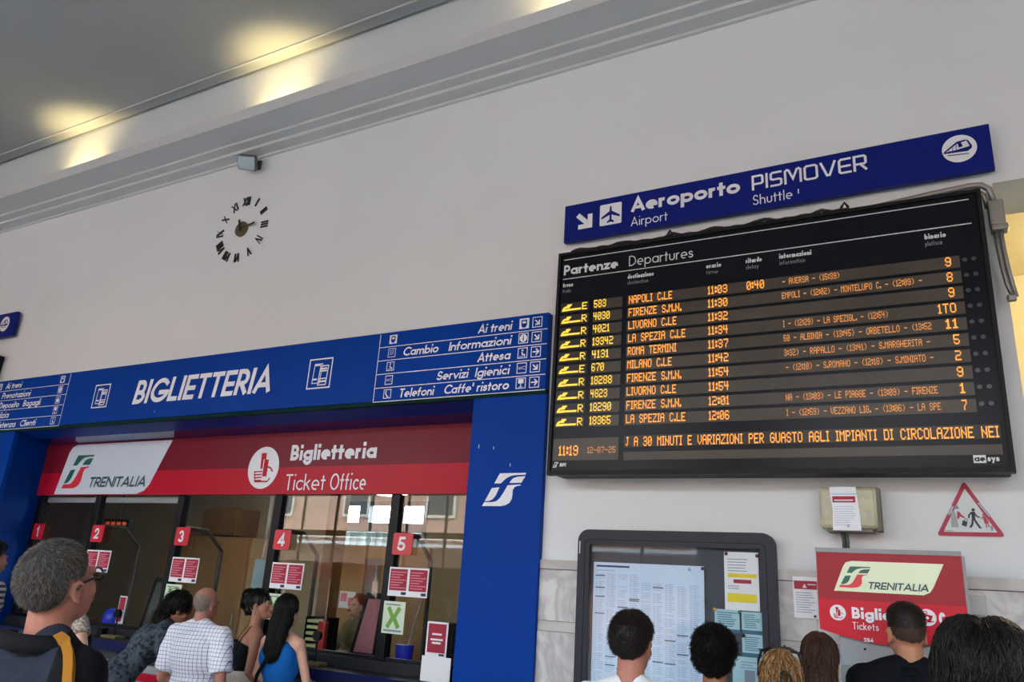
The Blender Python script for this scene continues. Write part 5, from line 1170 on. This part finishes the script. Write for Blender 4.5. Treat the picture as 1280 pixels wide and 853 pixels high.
        for _ in range(strands):
            i = rnd.randrange(len(ks)); vi = ks[i]; p = Vector(base[i]); nn = nr[vi]
            tl = vs[vi] - crown; tl = q3 @ tl; tl = tl - nn * tl.dot(nn); tl = tl.normalized() if tl.length > 1e-4 else Vector((1, 0, 0))
            d = (tl + nn * lift + Vector((rnd.gauss(0, jit), rnd.gauss(0, jit), rnd.gauss(0, jit)))).normalized()
            L = slen * (.6 + .8 * rnd.random()) * (.12 + .88 * keep[vi])
            if curl:
                a = d.cross(nn).normalized(); b = nn; R_ = curl * (.7 + .6 * rnd.random()); ph = rnd.random() * 6.28
                pts = [p - nn * .004 + d * (L * t_) + a * (R_ * math.cos(ph + t_ * 7)) + b * (R_ * (1 + math.sin(ph + t_ * 7))) for t_ in (0, .2, .4, .6, .8, 1)]
            else: pts = [p - nn * .003, p + d * L * .5, p + d * L + Vector((0, 0, -.15 * L))]
            out.tube(pts, srad, 3, r1=srad * .45, cap=False, mi=rnd.randrange(2) if m2 else 0)
        mb.add(out.v, out.f); mb.m[-len(out.m):] = out.m
        return obj('hair', mb, [m, m2] if m2 else m, s.root, local=True, smooth=True)
    def long_hair(s, m, prims, strands=1200, length=.45, part=0.0, srad=.0013, seed=1, m2=None, amp=.006, back_only=True, jit=.004, name='hair', crown=None, steps=16):
        """long hair: a volume over skull and back with combed strands laid over it"""
        mb = MB()
        for p in prims: p(mb)
        me = remesh(mb, .009, 4); me.update(); Q = s.Sc @ s.Hm; Qi = Q.inverted()
        for v in me.vertices:
            q = Qi @ v.co; ang = math.atan2(q.x, q.y + .02)
            v.co += v.normal * (amp * noise.noise(Vector((ang * 9, q.z * 2.5, 3.7 + seed))) + amp * .5 * noise.noise(Vector((ang * 26, q.z * 4, 1.2))))
        me.update(); bvh = BVHTree.FromPolygons([v.co.copy() for v in me.vertices], [tuple(f.vertices) for f in me.polygons])
        out = MB(); out.v = [tuple(v.co) for v in me.vertices]; out.f = [tuple(f.vertices) for f in me.polygons]; out.m = [0] * len(out.f)
        rnd = random.Random(seed); zmin_ = min(v.co.z for v in me.vertices)
        st = MB(); cr = Q @ Vector(crown or (part, -.05, 1.78)); down = Vector((0, 0, -1))
        for _ in range(strands):
            a = rnd.random() * 2 * PI; r0 = .02 + .06 * math.sqrt(rnd.random())
            p = cr + (Q.to_3x3() @ Vector((math.cos(a) * r0 * .5, math.sin(a) * r0, 0)))
            mode = rnd.random()
            if mode < .35: p = Q @ Vector((part + rnd.gauss(0, .004), rnd.uniform(-.09, .075), 1.79))
            elif mode > .62: p = Q @ Vector((rnd.uniform(-.10, .10), -.16, rnd.uniform(1.50, 1.77)))
            h_ = bvh.find_nearest(p)
            if h_[0] is None: continue
            p = h_[0]; nn = h_[1]; pts = []; side = 1 if (Qi @ p).x >= part else -1
            off = .001 + abs(rnd.gauss(0, jit)); step = length / steps * (.75 + .5 * rnd.random())
            d = Q.to_3x3().normalized() @ (Vector((side * (.6 + rnd.random()), -(Qi @ p).y * 2 - .3 * rnd.random() - .1, 0)) if mode < .35 else Vector((math.cos(a), -abs(math.sin(a)) - .2, 0)) if mode <= .62 else Vector((rnd.gauss(0, .15), -.3, 0)))
            for k in range(steps):
                pts.append(p + nn * off)
                g = down * (.35 + .9 * min(1, k / 4)) + d * max(0, 1 - k / 5) + Vector((rnd.gauss(0, .08), rnd.gauss(0, .08), 0))
                g = g - nn * g.dot(nn)
                if g.length < 1e-4: break
                p2 = p + g.normalized() * step; h_ = bvh.find_nearest(p2)
                if h_[0] is None: break
                if p2.z < zmin_ + .01: pts.append(p2 + nn * off); break
                p, nn = h_[0], h_[1]
            if len(pts) > 3: st.tube(pts, srad * (.7 + .6 * rnd.random()), 3, r1=srad * .3, cap=False, mi=rnd.randrange(2) if m2 else 0)
        k = len(out.f); out.add(st.v, st.f); out.m[k:] = st.m
        return obj(name, out, [m, m2] if m2 else m, s.root, local=True, smooth=True)
    def E(s, c, r, M='H'): Mx = {'H': s.Hm, 'U': s.U}[M]; return lambda mb: s.el(mb, c, r, Mx)
    def Cp(s, a, b, r0, r1, M='U'): Mx = {'H': s.Hm, 'U': s.U}[M]; return lambda mb: s.cap(mb, a, b, r0, r1, Mx)
    def band(s, name, pts, w, m, M='U', th=.004, nrm=(0, -1, 0)):
        """a flat strap along points"""
        mb = MB(); Mx = s.Sc @ {'H': s.Hm, 'U': s.U}[M]; P_ = [Mx @ Vector(p) for p in pts]; bvh = BVHTree.FromPolygons([v.co.copy() for v in s.bme.vertices], [tuple(f.vertices) for f in s.bme.polygons])
        L = []
        for i, p in enumerate(P_):
            t_ = (P_[min(i + 1, len(P_) - 1)] - P_[max(0, i - 1)]).normalized(); n_ = bvh.find_nearest(p)[1]; sd = t_.cross(n_).normalized()
            L += [p + sd * w / 2, p - sd * w / 2, p - sd * w / 2 + n_ * th, p + sd * w / 2 + n_ * th]
        n = len(P_); f = []
        for i in range(n - 1):
            for q in range(4): f.append((i * 4 + q, i * 4 + (q + 1) % 4, (i + 1) * 4 + (q + 1) % 4, (i + 1) * 4 + q))
        mb.add(L, f + [(3, 2, 1, 0), tuple(range(4 * n - 4, 4 * n))]); return obj(name, mb, m, s.root, local=True)
    def surf(s, p, off=.0, mesh=None):
        me = mesh or s.bme; bvh = BVHTree.FromPolygons([v.co.copy() for v in me.vertices], [tuple(f.vertices) for f in me.polygons]); h_ = bvh.find_nearest(Vector(p)); return h_[0] + h_[1] * off

def hairmat(name, c, rough=.5, var=.35, c2=None):
    m = mat('hair_' + name, c, rough, spec=.25, var=var, vscale=90, col2=c2); nt = m.node_tree
    tc = nt.nodes.new('ShaderNodeTexCoord'); mp = nt.nodes.new('ShaderNodeMapping'); mp.inputs['Scale'].default_value = (260, 260, 9); nz = nt.nodes.new('ShaderNodeTexNoise'); nz.inputs['Scale'].default_value = 1.0; nz.inputs['Detail'].default_value = 3
    bp = nt.nodes.new('ShaderNodeBump'); bp.inputs['Strength'].default_value = .7; bp.inputs['Distance'].default_value = .004
    nt.links.new(tc.outputs['Object'], mp.inputs['Vector']); nt.links.new(mp.outputs[0], nz.inputs['Vector']); nt.links.new(nz.outputs[0], bp.inputs['Height']); nt.links.new(bp.outputs[0], nt.nodes['Principled BSDF'].inputs['Normal'])
    return m
BLK = hairmat('black', rgb(20, 17, 17), .38); BLK2 = hairmat('black_brown', rgb(38, 30, 27), .4)
def fabric(name, col, **k): return mat('cloth_' + name, col, .85, spec=.15, bump=.25, bscale=220, **k)
def check_cloth():
    m = bpy.data.materials.new('cloth_check'); m.use_nodes = True; nt = m.node_tree; b = nt.nodes['Principled BSDF']; b.inputs['Roughness'].default_value = .85
    tc = nt.nodes.new('ShaderNodeTexCoord'); sp = nt.nodes.new('ShaderNodeSeparateXYZ'); nt.links.new(tc.outputs['Object'], sp.inputs[0])
    mx = None; outs = []
    for ax, n_, wd in (('X', 38, .11), ('Z', 40, .11)):
        mu = nt.nodes.new('ShaderNodeMath'); mu.operation = 'MULTIPLY'; mu.inputs[1].default_value = n_; fr = nt.nodes.new('ShaderNodeMath'); fr.operation = 'FRACT'; lt = nt.nodes.new('ShaderNodeMath'); lt.operation = 'LESS_THAN'; lt.inputs[1].default_value = wd
        nt.links.new(sp.outputs[ax], mu.inputs[0]); nt.links.new(mu.outputs[0], fr.inputs[0]); nt.links.new(fr.outputs[0], lt.inputs[0]); outs.append(lt)
    ad = nt.nodes.new('ShaderNodeMath'); ad.operation = 'ADD'; ad.use_clamp = True; ml = nt.nodes.new('ShaderNodeMath'); ml.operation = 'MULTIPLY'; ml.inputs[1].default_value = .85
    nt.links.new(outs[0].outputs[0], ad.inputs[0]); nt.links.new(outs[1].outputs[0], ad.inputs[1]); nt.links.new(ad.outputs[0], ml.inputs[0])
    mix = nt.nodes.new('ShaderNodeMix'); mix.data_type = 'RGBA'; mix.inputs[6].default_value = rgb(236, 236, 246); mix.inputs[7].default_value = rgb(56, 62, 110)
    nt.links.new(ml.outputs[0], mix.inputs[0]); nt.links.new(mix.outputs[2], b.inputs['Base Color']); return m
def leafy_cloth():
    m = bpy.data.materials.new('cloth_leafy'); m.use_nodes = True; nt = m.node_tree; b = nt.nodes['Principled BSDF']; b.inputs['Roughness'].default_value = .85
    tc = nt.nodes.new('ShaderNodeTexCoord'); n1 = nt.nodes.new('ShaderNodeTexVoronoi'); n1.inputs['Scale'].default_value = 34; n2 = nt.nodes.new('ShaderNodeTexNoise'); n2.inputs['Scale'].default_value = 26
    r = nt.nodes.new('ShaderNodeValToRGB'); r.color_ramp.elements[0].position = .42; r.color_ramp.elements[0].color = rgb(14, 19, 32); r.color_ramp.elements[1].position = .62; r.color_ramp.elements[1].color = rgb(66, 78, 90)
    ad = nt.nodes.new('ShaderNodeMath'); ad.operation = 'MULTIPLY_ADD'; ad.inputs[1].default_value = .35
    nt.links.new(tc.outputs['Object'], n1.inputs['Vector']); nt.links.new(tc.outputs['Object'], n2.inputs['Vector']); nt.links.new(n1.outputs[0], ad.inputs[0]); nt.links.new(n2.outputs[0], ad.inputs[2])
    sb = nt.nodes.new('ShaderNodeMath'); sb.operation = 'SUBTRACT'; sb.inputs[1].default_value = .12; nt.links.new(ad.outputs[0], sb.inputs[0]); nt.links.new(sb.outputs[0], r.inputs[0]); nt.links.new(r.outputs[0], b.inputs['Base Color']); return m
NAVYC = fabric('navy_jacket', rgb(38, 42, 54), var=.1); BLACKC = fabric('black', rgb(20, 20, 23)); WHITEC = fabric('white', rgb(226, 230, 238)); DENIM = fabric('denim', rgb(52, 62, 84), var=.2); GREYC = fabric('grey', rgb(92, 94, 98)); BLUEC = fabric('blue_top', rgb(20, 96, 176)); SHOE = mat('shoe_dark', rgb(40, 36, 34), .5)
TANS = skin('tan', rgb(176, 122, 98)); PALES = skin('pale', rgb(222, 172, 148)); DARKS = skin('olive', rgb(186, 130, 100)); REDS = skin('ruddy', rgb(182, 122, 104))

# ---- grey haired man in the left foreground
p = Person('grey haired man with black glasses and dark jacket in the left foreground', -2.335, 1.50, -6, 1.825, REDS, head=(18, -16, 0), vox=.006, build=1.05)
GH = hairmat('grey', rgb(136, 130, 124), .5); GH2 = hairmat('grey_dark', rgb(78, 72, 69), .55)
p.cap_hair(GH2, .006, strands=10000, slen=.012, srad=.0006, lift=.4, m2=GH, seed=4, jit=.25)
jm = fabric('navy_black_jacket', rgb(38, 42, 54)); nt = jm.node_tree; tc = nt.nodes.new('ShaderNodeTexCoord'); sp = nt.nodes.new('ShaderNodeSeparateXYZ'); gt = nt.nodes.new('ShaderNodeMath'); gt.operation = 'GREATER_THAN'; gt.inputs[1].default_value = .075; ads = nt.nodes.new('ShaderNodeMath'); ads.operation = 'MULTIPLY_ADD'; ads.inputs[1].default_value = 1.2
mxj = nt.nodes.new('ShaderNodeMix'); mxj.data_type = 'RGBA'; mxj.inputs[6].default_value = rgb(42, 46, 60); mxj.inputs[7].default_value = rgb(16, 17, 21)
nt.links.new(tc.outputs['Object'], sp.inputs[0]); nt.links.new(sp.outputs['Y'], ads.inputs[0]); nt.links.new(sp.outputs['X'], ads.inputs[2]); nt.links.new(ads.outputs[0], gt.inputs[0]); nt.links.new(gt.outputs[0], mxj.inputs[0]); nt.links.new(mxj.outputs[2], nt.nodes['Principled BSDF'].inputs['Base Color'])
jk = p.shirt('jacket', jm, sleeve=1.9, e=.018, noise_amp=.005); p.collar(BLACKC, .028, .080)
p.band('orange_stripe', [(.105, -.045, 1.487), (.13, -.048, 1.484), (.16, -.05, 1.477), (.185, -.053, 1.466), (.208, -.056, 1.45), (.228, -.060, 1.43), (.244, -.064, 1.405), (.258, -.067, 1.37), (.266, -.070, 1.33), (.272, -.072, 1.28)], .024, fabric('orange', rgb(168, 112, 40)), th=.021)['label'] = 'orange stripe over the jacket shoulder'
mb = MB(); mb.tube([p.Sc @ (p.U @ Vector(q)) for q in ((-.20, .05, 1.44), (-.17, -.03, 1.465), (-.12, -.085, 1.475), (-.05, -.11, 1.475), (.02, -.112, 1.472), (.08, -.09, 1.472), (.115, -.05, 1.475), (.12, .02, 1.45), (.10, .09, 1.41))], .026, 10); obj('hood', mb, BLACKC, p.root, local=True, smooth=True)
p.trousers(DENIM); p.shoes(SHOE)
def glasses(p, m, z=1.632, y=.110, up=0, name='glasses', lens=None):
    g = MB(); Q = p.Sc @ p.Hm
    for sg in (-1, 1):
        c = (sg * .034, y, z); pts = [Q @ Vector((c[0] + .024 * math.cos(a) * (1.05), y - .010 * (abs(c[0] + .024 * math.cos(a)) / .06) ** 2, c[2] + .018 * math.sin(a))) for a in [2 * PI * i / 20 for i in range(21)]]
        g.tube(pts, .0034 * p.k, 6)
        g.tube([Q @ Vector(q) for q in ((sg * .060, y - .010, z + .008), (sg * .078, y - .03, z + .008), (sg * .084, y - .11, z + .002), (sg * .083, y - .128, z - .012))], .0036 * p.k, 6)
    g.tube([Q @ Vector(q) for q in ((-.010, y, z + .004), (0, y + .002, z + .007), (.010, y, z + .004))], .002 * p.k, 6)
    o = obj(name, g, m, p.root, local=True, smooth=True)
    if lens:
        g = MB()
        for sg in (-1, 1): g.add([Q @ Vector((sg * .034 + .024 * math.cos(a), y - .004, z + .018 * math.sin(a))) for a in [2 * PI * i / 20 for i in range(20)]], [tuple(range(20))])
        obj('lens', g, lens, o, local=True)
    return o
glasses(p, mat('glasses_black', rgb(20, 18, 20), .3), lens=glassmat('lens_clear', (.95, .95, .95, 1), 1.3))

# ---- person cut off by the left edge
p = Person('person with dark hair and striped top at the left edge, behind the grey haired man', -7.20, 3.9, 0, 1.88, TANS, build=1.0, vox=.009)
p.cap_hair(BLK, .02, strands=1500, slen=.03)
sm = bpy.data.materials.new('cloth_stripe'); sm.use_nodes = True; nt = sm.node_tree; tc = nt.nodes.new('ShaderNodeTexCoord'); sp = nt.nodes.new('ShaderNodeSeparateXYZ'); mu = nt.nodes.new('ShaderNodeMath'); mu.operation = 'MULTIPLY'; mu.inputs[1].default_value = 22; fr = nt.nodes.new('ShaderNodeMath'); fr.operation = 'FRACT'; lt_ = nt.nodes.new('ShaderNodeMath'); lt_.operation = 'LESS_THAN'; lt_.inputs[1].default_value = .5
mx_ = nt.nodes.new('ShaderNodeMix'); mx_.data_type = 'RGBA'; mx_.inputs[6].default_value = rgb(30, 32, 40); mx_.inputs[7].default_value = rgb(170, 172, 180)
nt.links.new(tc.outputs['Object'], sp.inputs[0]); nt.links.new(sp.outputs['Z'], mu.inputs[0]); nt.links.new(mu.outputs[0], fr.inputs[0]); nt.links.new(fr.outputs[0], lt_.inputs[0]); nt.links.new(lt_.outputs[0], mx_.inputs[0]); nt.links.new(mx_.outputs[2], nt.nodes['Principled BSDF'].inputs['Base Color'])
p.shirt('shirt', sm, .6); p.trousers(DENIM); p.shoes(SHOE)

# ---- woman in black hidden behind the grey haired man
p = Person('woman in a black top with patterned sleeve, mostly hidden behind the grey haired man', -4.86, 3.15, 0, 1.76, PALES, sex='f', head=(30, 0, 0), armR=((.33, -.03, 1.17), (.24, .16, 1.0)), vox=.007)
p.long_hair(BLK, [p.E((0, -.02, 1.665), (.088, .108, .10)), p.Cp((0, -.08, 1.62), (0, -.1, 1.40), .07, .05, 'H')], 500)
p.shirt('top', BLACKC, 0, e=.012); p.trousers(BLACKC); p.shoes(SHOE)
mb = MB(); p.arm(mb, 1, .30, .016); me = remesh(mb, .010, 2); mobj('sleeve', me, mat('cloth_snake', rgb(206, 192, 176), .8, vscale=60, col2=rgb(90, 80, 74)), p.root)['label'] = 'beige sleeve with a snakeskin print'

# ---- leaning person with curly hair and patterned dress
p = Person('person with dark curly hair and leafy patterned dress leaning into ticket window 3', -5.98, 4.42, -28, 1.68, TANS, sex='f', lean=40, head=(0, -20, 0), armL=((-.22, .30, 1.10), (-.12, .55, 1.12)), armR=((.22, .30, 1.10), (.12, .55, 1.12)), build=1.1)
p.long_hair(BLK, [p.E((0, -.03, 1.665), (.095, .112, .102)), p.E((-.03, -.09, 1.58), (.09, .06, .10)), p.E((0, -.10, 1.50), (.085, .05, .09))], 700, .25, amp=.02, jit=.012, m2=BLK2)
LF = leafy_cloth(); mb = MB(); p.torso(mb, .02)
for sd in (-1, 1): p.arm(mb, sd, 1.35, .018, flat=True)
for z, r in ((.88, .19), (.70, .205), (.50, .215), (.34, .225)): p.el(mb, (0, 0, z), (r, r * .82, .16))
me = remesh(mb, .012, 3); p.wrinkle(me, .008); mobj('dress', me, LF, p.root); p.shoes(SHOE)

# ---- bald man in the checked shirt
p = Person('bald man in a white checked short sleeved shirt, seen from behind', -4.755, 4.12, 10, 1.645, REDS, head=(-4, 4, 0), build=1.14, armL=((-.300, .02, 1.085), (-.20, .22, .98)), armR=((.295, -.06, 1.10), (.27, .08, .86)))
p.cap_hair(hairmat('stubble', rgb(150, 130, 118), .7), .0012, ([-.14, -.09, -.03, .0, .02, .045, .12], [1.545, 1.55, 1.58, 1.6, 1.63, 1.67, 1.80]), strands=1500, slen=.005, srad=.0005, ztop=1.665)
CK = check_cloth(); p.shirt('shirt', CK, .80, e=.026, noise_amp=.006, hem=.80); p.collar(CK, .04, .072); p.trousers(fabric('beige', rgb(150, 140, 120))); p.shoes(SHOE)

# ---- woman with hair bun, black camisole and pale pleated skirt
p = Person('woman with black hair in a bun, black strappy top and pale pleated skirt', -4.955, 4.76, -36, 1.635, TANS, sex='f', head=(-34, -14, 0), lean=8, armL=((-.20, .06, 1.14), (-.08, .22, 1.06)), armR=((.21, .02, 1.12), (.04, .16, 1.00)))
p.long_hair(BLK, [p.E((0, -.022, 1.668), (.086, .106, .098)), p.E((-.01, -.115, 1.72), (.058, .05, .055)), p.E((0, -.13, 1.66), (.05, .045, .05)), p.E((0, -.09, 1.60), (.05, .05, .05))], 700, .16, amp=.012, jit=.005, crown=(0, -.11, 1.79), steps=9)
mb = MB(); p.torso(mb, .008); me = remesh(mb, .009, 3); bm = bmesh.new(); bm.from_mesh(me); bmesh.ops.bisect_plane(bm, geom=bm.verts[:] + bm.edges[:] + bm.faces[:], plane_co=p.Sc @ (p.U @ Vector((0, 0, 1.285))), plane_no=p.U.to_3x3() @ Vector((0, .35, 1)), clear_outer=True); bmesh.ops.bisect_plane(bm, geom=bm.verts[:] + bm.edges[:] + bm.faces[:], plane_co=(0, 0, 1.10 * p.k), plane_no=(0, 0, -1), clear_outer=True); bm.to_mesh(me); bm.free(); mobj('camisole', me, BLACKC, p.root)
for sg in (-1, 1): p.band('strap', [(sg * .07, -.128, 1.25), (sg * .08, -.115, 1.35), (sg * .085, -.065, 1.455), (sg * .085, .0, 1.46), (sg * .085, .08, 1.40), (sg * .08, .11, 1.30)], .010, BLACKC, th=.004)
mb = MB(); n = 96; v = []
for z, r in ((1.115, .136), (1.10, .142), (.98, .172), (.80, .20), (.60, .225), (.42, .245)):
    for i in range(n): a = 2 * PI * i / n; rr = r + (.010 * (1 if i % 2 else -1) if z < 1.05 else 0); v.append(p.Sc @ Vector((rr * math.cos(a), rr * .85 * math.sin(a), z)))
mb.add(v, [(j * n + i, j * n + (i + 1) % n, (j + 1) * n + (i + 1) % n, (j + 1) * n + i) for j in range(5) for i in range(n)]); obj('pleated_skirt', mb, fabric('skirt', rgb(214, 206, 196)), p.root, local=True)
mb = MB(); mb.tube([p.Sc @ (p.Hm @ Vector((.082 + .0 * i, -.005 + .010 * math.cos(i * PI / 6), 1.568 + .014 * math.sin(i * PI / 6)))) for i in range(13)], .0016, 6); obj('earring', mb, mat('silver', rgb(220, 220, 220), .2, metal=1), p.root, local=True); p.shoes(SHOE)

# ---- woman with long black hair and blue sleeveless top
p = Person('woman with long straight black hair and a blue sleeveless top at window 4', -4.36, 4.55, 8, 1.615, PALES, sex='f', head=(2, -4, 0), armL=((-.235, .02, 1.15), (-.11, .20, 1.04)), armR=((.225, .04, 1.14), (.15, .24, 1.07)))
p.long_hair(BLK, [p.E((0, -.02, 1.668), (.087, .108, .10)), p.E((0, -.06, 1.60), (.085, .075, .12)), p.Cp((-.04, -.09, 1.56), (-.045, -.14, 1.34), .048, .032, 'U'), p.Cp((.04, -.09, 1.56), (.04, -.14, 1.32), .048, .032, 'U'), p.Cp((0, -.10, 1.56), (0, -.15, 1.30), .05, .034, 'U')], 1100, .50, amp=.006, jit=.003, steps=18)

mb = MB(); e = .020; b = p.bw
p.el(mb, (0, -.005, 1.25), (.150 * b + e, .112 * b + e, .16 + e), p.U); p.el(mb, (0, .01, 1.05), (.124 * b + e, .098 * b + e, .19 + e), p.U); p.el(mb, (0, -.005, .95), (.160 + e, .115 + e, .13 + e))
for sg in (-1, 1):
    p.el(mb, (sg * .07, -.055, 1.29), (.07 * b + e, .06 + e, .11 + e), p.U); p.el(mb, (sg * .07, .062, 1.285), (.072 + e, .062 + e, .07 + e), p.U)
    p.cap(mb, (sg * .085, -.06, 1.36), (sg * .085, -.02, 1.437), .030, .030, p.U); p.cap(mb, (sg * .085, -.02, 1.437), (sg * .08, .06, 1.36), .030, .030, p.U)
me = remesh(mb, .009, 3); p.wrinkle(me, .004); mobj('tank_top', me, BLUEC, p.root)
p.trousers(BLACKC); p.shoes(SHOE)
p.band('bag_strap', [(.09, -.09, 1.47), (.04, -.145, 1.38), (-.03, -.15, 1.28), (-.10, -.13, 1.17), (-.155, -.08, 1.05), (-.17, -.02, .96)], .016, BLACKC, th=.022)

# ---- man in white t-shirt at the notice board
p = Person('man with short dark hair and a white t-shirt reading the notice board', -1.185, 3.22, 2, 1.700, REDS, head=(-2, 2, 0), build=1.02)
p.cap_hair(BLK2, .012, strands=6000, slen=.016, srad=.0007, lift=.4, seed=6, top=.004); p.shirt('shirt', WHITEC, .6, e=.014); p.collar(WHITEC, .012, .070); p.trousers(DENIM); p.shoes(SHOE)
# ---- person with curly black hair
p = Person('person with thick curly black hair facing the right half of the notice board', -.972, 3.70, -2, 1.640, TANS, head=(4, 0, 0), build=.95)
p.cap_hair(BLK, .018, ([-.14, -.08, -.03, .02, .05, .12], [1.535, 1.54, 1.57, 1.64, 1.68, 1.70]), strands=4200, slen=.020, srad=.0013, lift=.35, curl=.006, top=.010, seed=9, m2=BLK2); p.shirt('shirt', WHITEC, .6); p.collar(WHITEC, .012, .068); p.trousers(DENIM); p.shoes(SHOE)
# ---- blond woman with sunglasses on the head
BL1 = hairmat('blond', rgb(206, 160, 104), .4); BL2 = hairmat('blond_dark', rgb(120, 84, 54), .45)
p = Person('blond woman with sunglasses pushed up on her hair and a dark hair clip', -.622, 3.32, 4, 1.585, PALES, sex='f', head=(6, 0, 0))
p.long_hair(BL2, [p.E((0, -.02, 1.666), (.082, .104, .099)), p.E((0, -.06, 1.61), (.080, .07, .10)), p.E((.015, -.11, 1.62), (.05, .035, .06)), p.Cp((-.04, -.08, 1.58), (-.05, -.11, 1.38), .045, .03, 'H'), p.Cp((.04, -.08, 1.58), (.05, -.11, 1.40), .045, .03, 'H')], 1500, .40, amp=.012, jit=.004, m2=BL1, seed=5)
g = MB(); Q = p.Sc @ p.Hm
g.tube([Q @ Vector(q) for q in ((-.088, -.035, 1.665), (-.087, -.015, 1.725), (-.074, .012, 1.762), (-.04, .03, 1.778), (0, .035, 1.778), (.04, .03, 1.778), (.074, .012, 1.762), (.087, -.015, 1.725), (.088, -.035, 1.665))], .005, 8)
for sg in (-1, 1): g.tube([Q @ Vector(q) for q in ((sg * .082, .012, 1.765), (sg * .07, .05, 1.76), (sg * .03, .068, 1.765), (sg * .02, .035, 1.787))], .004, 6)
obj('sunglasses', g, mat('glasses_black', rgb(20, 18, 20), .3), p.root, local=True, smooth=True)
g = MB()
for i in range(7):
    a = i * .9; g.tube([Q @ Vector((.022 + .020 * math.cos(a + t_), -.158 - .012 * math.sin(t_ * .8), 1.672 + .026 * math.sin(a + t_ * .7))) for t_ in (0, .5, 1, 1.5, 2)], .004, 6)
obj('hair_clip', g, mat('clip_dark', rgb(26, 22, 22), .3), p.root, local=True, smooth=True)
p.shirt('top', GREYC, .5); p.trousers(DENIM); p.shoes(SHOE)
# ---- woman with long straight brown hair
BR = hairmat('brown', rgb(64, 42, 34), .35); BR2 = hairmat('brown_light', rgb(92, 60, 46), .38)
p = Person('woman with long straight brown hair standing in front of the ticket machine', -.575, 4.02, -4, 1.645, PALES, sex='f')
p.long_hair(BR, [p.E((0, -.02, 1.666), (.081, .105, .099)), p.E((0, -.055, 1.60), (.080, .08, .12)), p.Cp((-.04, -.08, 1.56), (-.055, -.13, 1.22), .048, .045, 'U'), p.Cp((.04, -.08, 1.56), (.055, -.13, 1.22), .048, .045, 'U'), p.Cp((0, -.10, 1.56), (0, -.15, 1.20), .06, .045, 'U')], 1500, .62, amp=.005, jit=.003, m2=BR2, steps=18)
p.shirt('top', fabric('plum', rgb(70, 56, 60)), .5); p.trousers(DENIM); p.shoes(SHOE)
# ---- man with cropped hair in dark jacket
p = Person('man with cropped faded hair and a black jacket using the ticket machine', -.226, 4.30, 6, 1.805, DARKS, head=(14, 4, 0), build=1.04)
p.cap_hair(BLK2, .004, ([-.14, -.08, -.03, .02, .05, .12], [1.63, 1.63, 1.64, 1.655, 1.68, 1.71]), strands=5000, slen=.008, srad=.0006, lift=.6, top=.014, seed=12); p.cap_hair(hairmat('fade', rgb(78, 58, 50), .6), .0015, ([-.14, -.085, -.05, -.034, .0, .02, .045, .075, .12], [1.575, 1.58, 1.60, 1.625, 1.632, 1.645, 1.672, 1.695, 1.715]), strands=3000, slen=.004, srad=.0004, seed=13); p.shirt('jacket', fabric('black_blue', rgb(16, 18, 26)), 1.9, e=.034); p.collar(fabric('black_blue', rgb(16, 18, 26)), .03, .074); p.trousers(BLACKC); p.shoes(SHOE)
# ---- dark haired head in the right foreground
p = Person('person with long dark parted hair in the right foreground, seen from behind', .035, 2.02, 3, 1.735, PALES, sex='f', head=(0, 6, 0), vox=.006)
p.long_hair(BLK, [p.E((0, -.02, 1.663), (.099, .118, .098)), p.E((-.028, -.04, 1.69), (.062, .092, .084)), p.E((.028, -.04, 1.69), (.062, .092, .084)), p.E((0, -.055, 1.585), (.100, .092, .13)), p.Cp((-.06, -.06, 1.58), (-.095, -.10, 1.28), .07, .055, 'U'), p.Cp((.06, -.06, 1.58), (.095, -.10, 1.28), .07, .055, 'U'), p.Cp((0, -.11, 1.58), (0, -.15, 1.26), .07, .055, 'U')], 4200, .60, part=0.0, srad=.0011, amp=.006, jit=.003, m2=BLK2, seed=21, steps=20)
p.shirt('top', BLACKC, .5); p.trousers(DENIM); p.shoes(SHOE)
# ---- clerk inside the office
p = Person('ticket clerk with reddish hair and khaki shirt behind the glass of window 4', -5.56, 6.78, 160, 1.61, PALES, sex='f', head=(10, -10, 0), armL=((-.22, .10, 1.14), (-.16, .30, 1.16)), armR=((.22, .10, 1.14), (.16, .30, 1.16)), vox=.009)
p.long_hair(hairmat('red', rgb(150, 74, 48), .4), [p.E((0, -.03, 1.675), (.086, .100, .095)), p.E((0, -.06, 1.62), (.082, .07, .09))], 500, .18); p.shirt('shirt', fabric('khaki', rgb(122, 116, 84)), 1.4); p.trousers(DENIM); p.shoes(SHOE)
